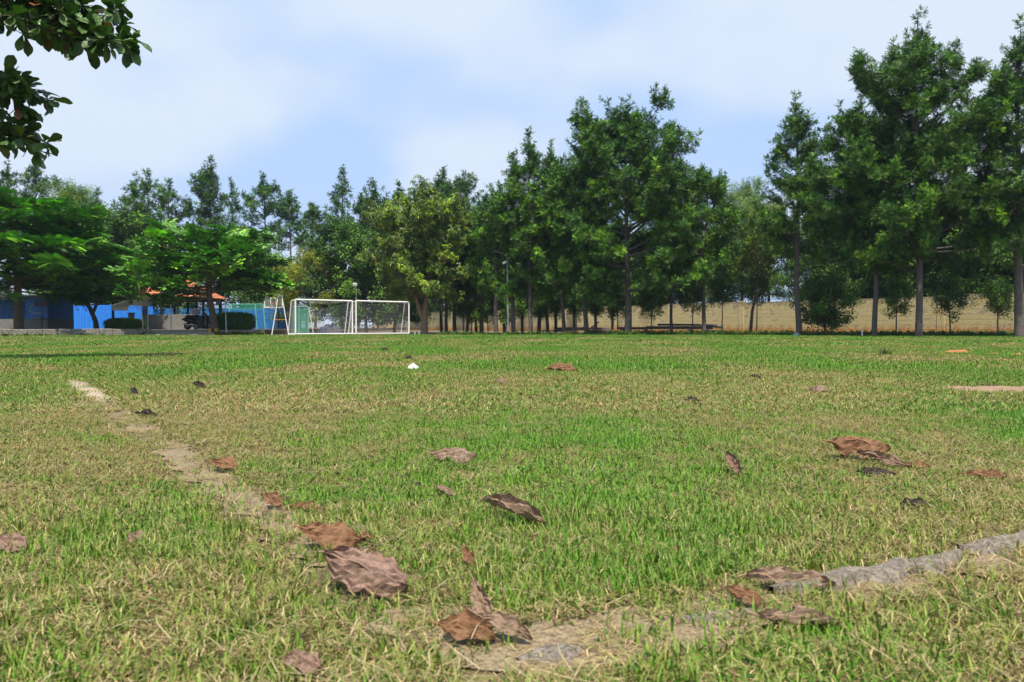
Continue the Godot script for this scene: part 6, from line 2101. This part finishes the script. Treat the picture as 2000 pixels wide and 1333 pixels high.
	dead_leaf("small pale triangular leaf in the dry grass at left", Vector3(-0.854, 0, -1.809), 1.00, 0.045, 0.040, 0.40, 0.20, 0.10, 0.60, 0.014, PINK)
	dead_leaf("curled brown leaf standing on the worn line at bottom centre", Vector3(-0.051, 0, -1.329), 0.40, 0.085, 0.055, 1.40, 0.50, 0.40, 0.80, 0.010, TAN)
	dead_leaf("broad rust leaf on the worn line at bottom centre", Vector3(-0.071, 0, -1.249), 1.30, 0.095, 0.075, 0.90, 0.40, 0.10, 0.50, 0.012, RUST)
	dead_leaf("long brown leaf sliver on the worn line right of bottom centre", Vector3(-0.012, 0, -1.253), 1.05, 0.100, 0.040, 1.00, 0.20, 0.20, 0.40, 0.014, TAN)
	dead_leaf("small brown leaf at the very bottom left of centre", Vector3(-0.296, 0, -1.129), 1.20, 0.060, 0.050, 0.80, 0.30, 0.10, 0.50, 0.016, PINK)
	dead_leaf("small brown curled leaf in the green above the worn line", Vector3(-0.088, 0, -1.613), 0.40, 0.055, 0.035, 1.40, 0.30, 0.20, 0.70, 0.016, RUST)
	dead_leaf("crumpled dry leaf far out on the lawn right of centre", Vector3(0.539, 0, -8.716), 1.45, 0.340, 0.200, 0.90, 0.40, 0.10, 0.30, 0.012, RUST)
	dead_leaf("small pale leaf on the lawn right of centre distance", Vector3(2.281, 0, -5.94), 1.40, 0.160, 0.120, 0.90, 0.40, 0.10, 0.40, 0.012, TAN)
	dead_leaf("dark twisted leaf on the lawn at middle left", Vector3(-2.468, 0, -6.324), 1.00, 0.160, 0.080, 1.80, 0.30, 0.20, 0.40, 0.010, DARK)
	dead_leaf("dark upright scrap on the lawn beside the sandy line piece", Vector3(-2.714, 0, -5.765), 0.80, 0.120, 0.080, 1.60, 0.30, 0.60, 0.50, 0.010, DARK)
	dead_leaf("dark sliver lying across the worn line at left", Vector3(-1.998, 0, -4.378), 1.40, 0.140, 0.050, 1.20, 0.20, 0.10, 0.40, 0.012, DARK)
	dead_leaf("tiny dark leaf far out on the lawn left of the paper", Vector3(-1.515, 0, -11.711), 1.20, 0.160, 0.110, 1.50, 0.30, 0.10, 0.40, 0.012, DARK)
	dead_leaf("dark leaf on the far lawn straight ahead", Vector3(-2.531, 0, -16.017), 1.20, 0.200, 0.130, 1.50, 0.30, 0.10, 0.40, 0.012, DARK)
	dead_leaf("dark pellet of leaf on the lawn at middle right", Vector3(2.272, 0, -7.47), 0.90, 0.100, 0.090, 1.80, 0.30, 0.10, 0.40, 0.012, DARK)
	dead_leaf("dark flat scrap on the lawn left of the small pale leaf", Vector3(1.166, 0, -5.191), 1.40, 0.110, 0.060, 0.90, 0.30, 0.10, 0.40, 0.012, DARK)
	dead_leaf("brown scrap on the lawn above the lush centre", Vector3(-0.087, 0, -6.819), 1.40, 0.130, 0.090, 0.90, 0.30, 0.10, 0.40, 0.012, PINK)
	dead_leaf("orange-brown leaf on dry grass at far right", Vector3(1.54, 0, -2.591), 1.45, 0.130, 0.060, 0.60, 0.20, 0.10, 0.40, 0.010, RUST)
	dead_leaf("thin brown leaf right of the large crumpled one", Vector3(1.404, 0, -2.776), 1.40, 0.100, 0.050, 0.90, 0.20, 0.10, 0.40, 0.010, RUST)
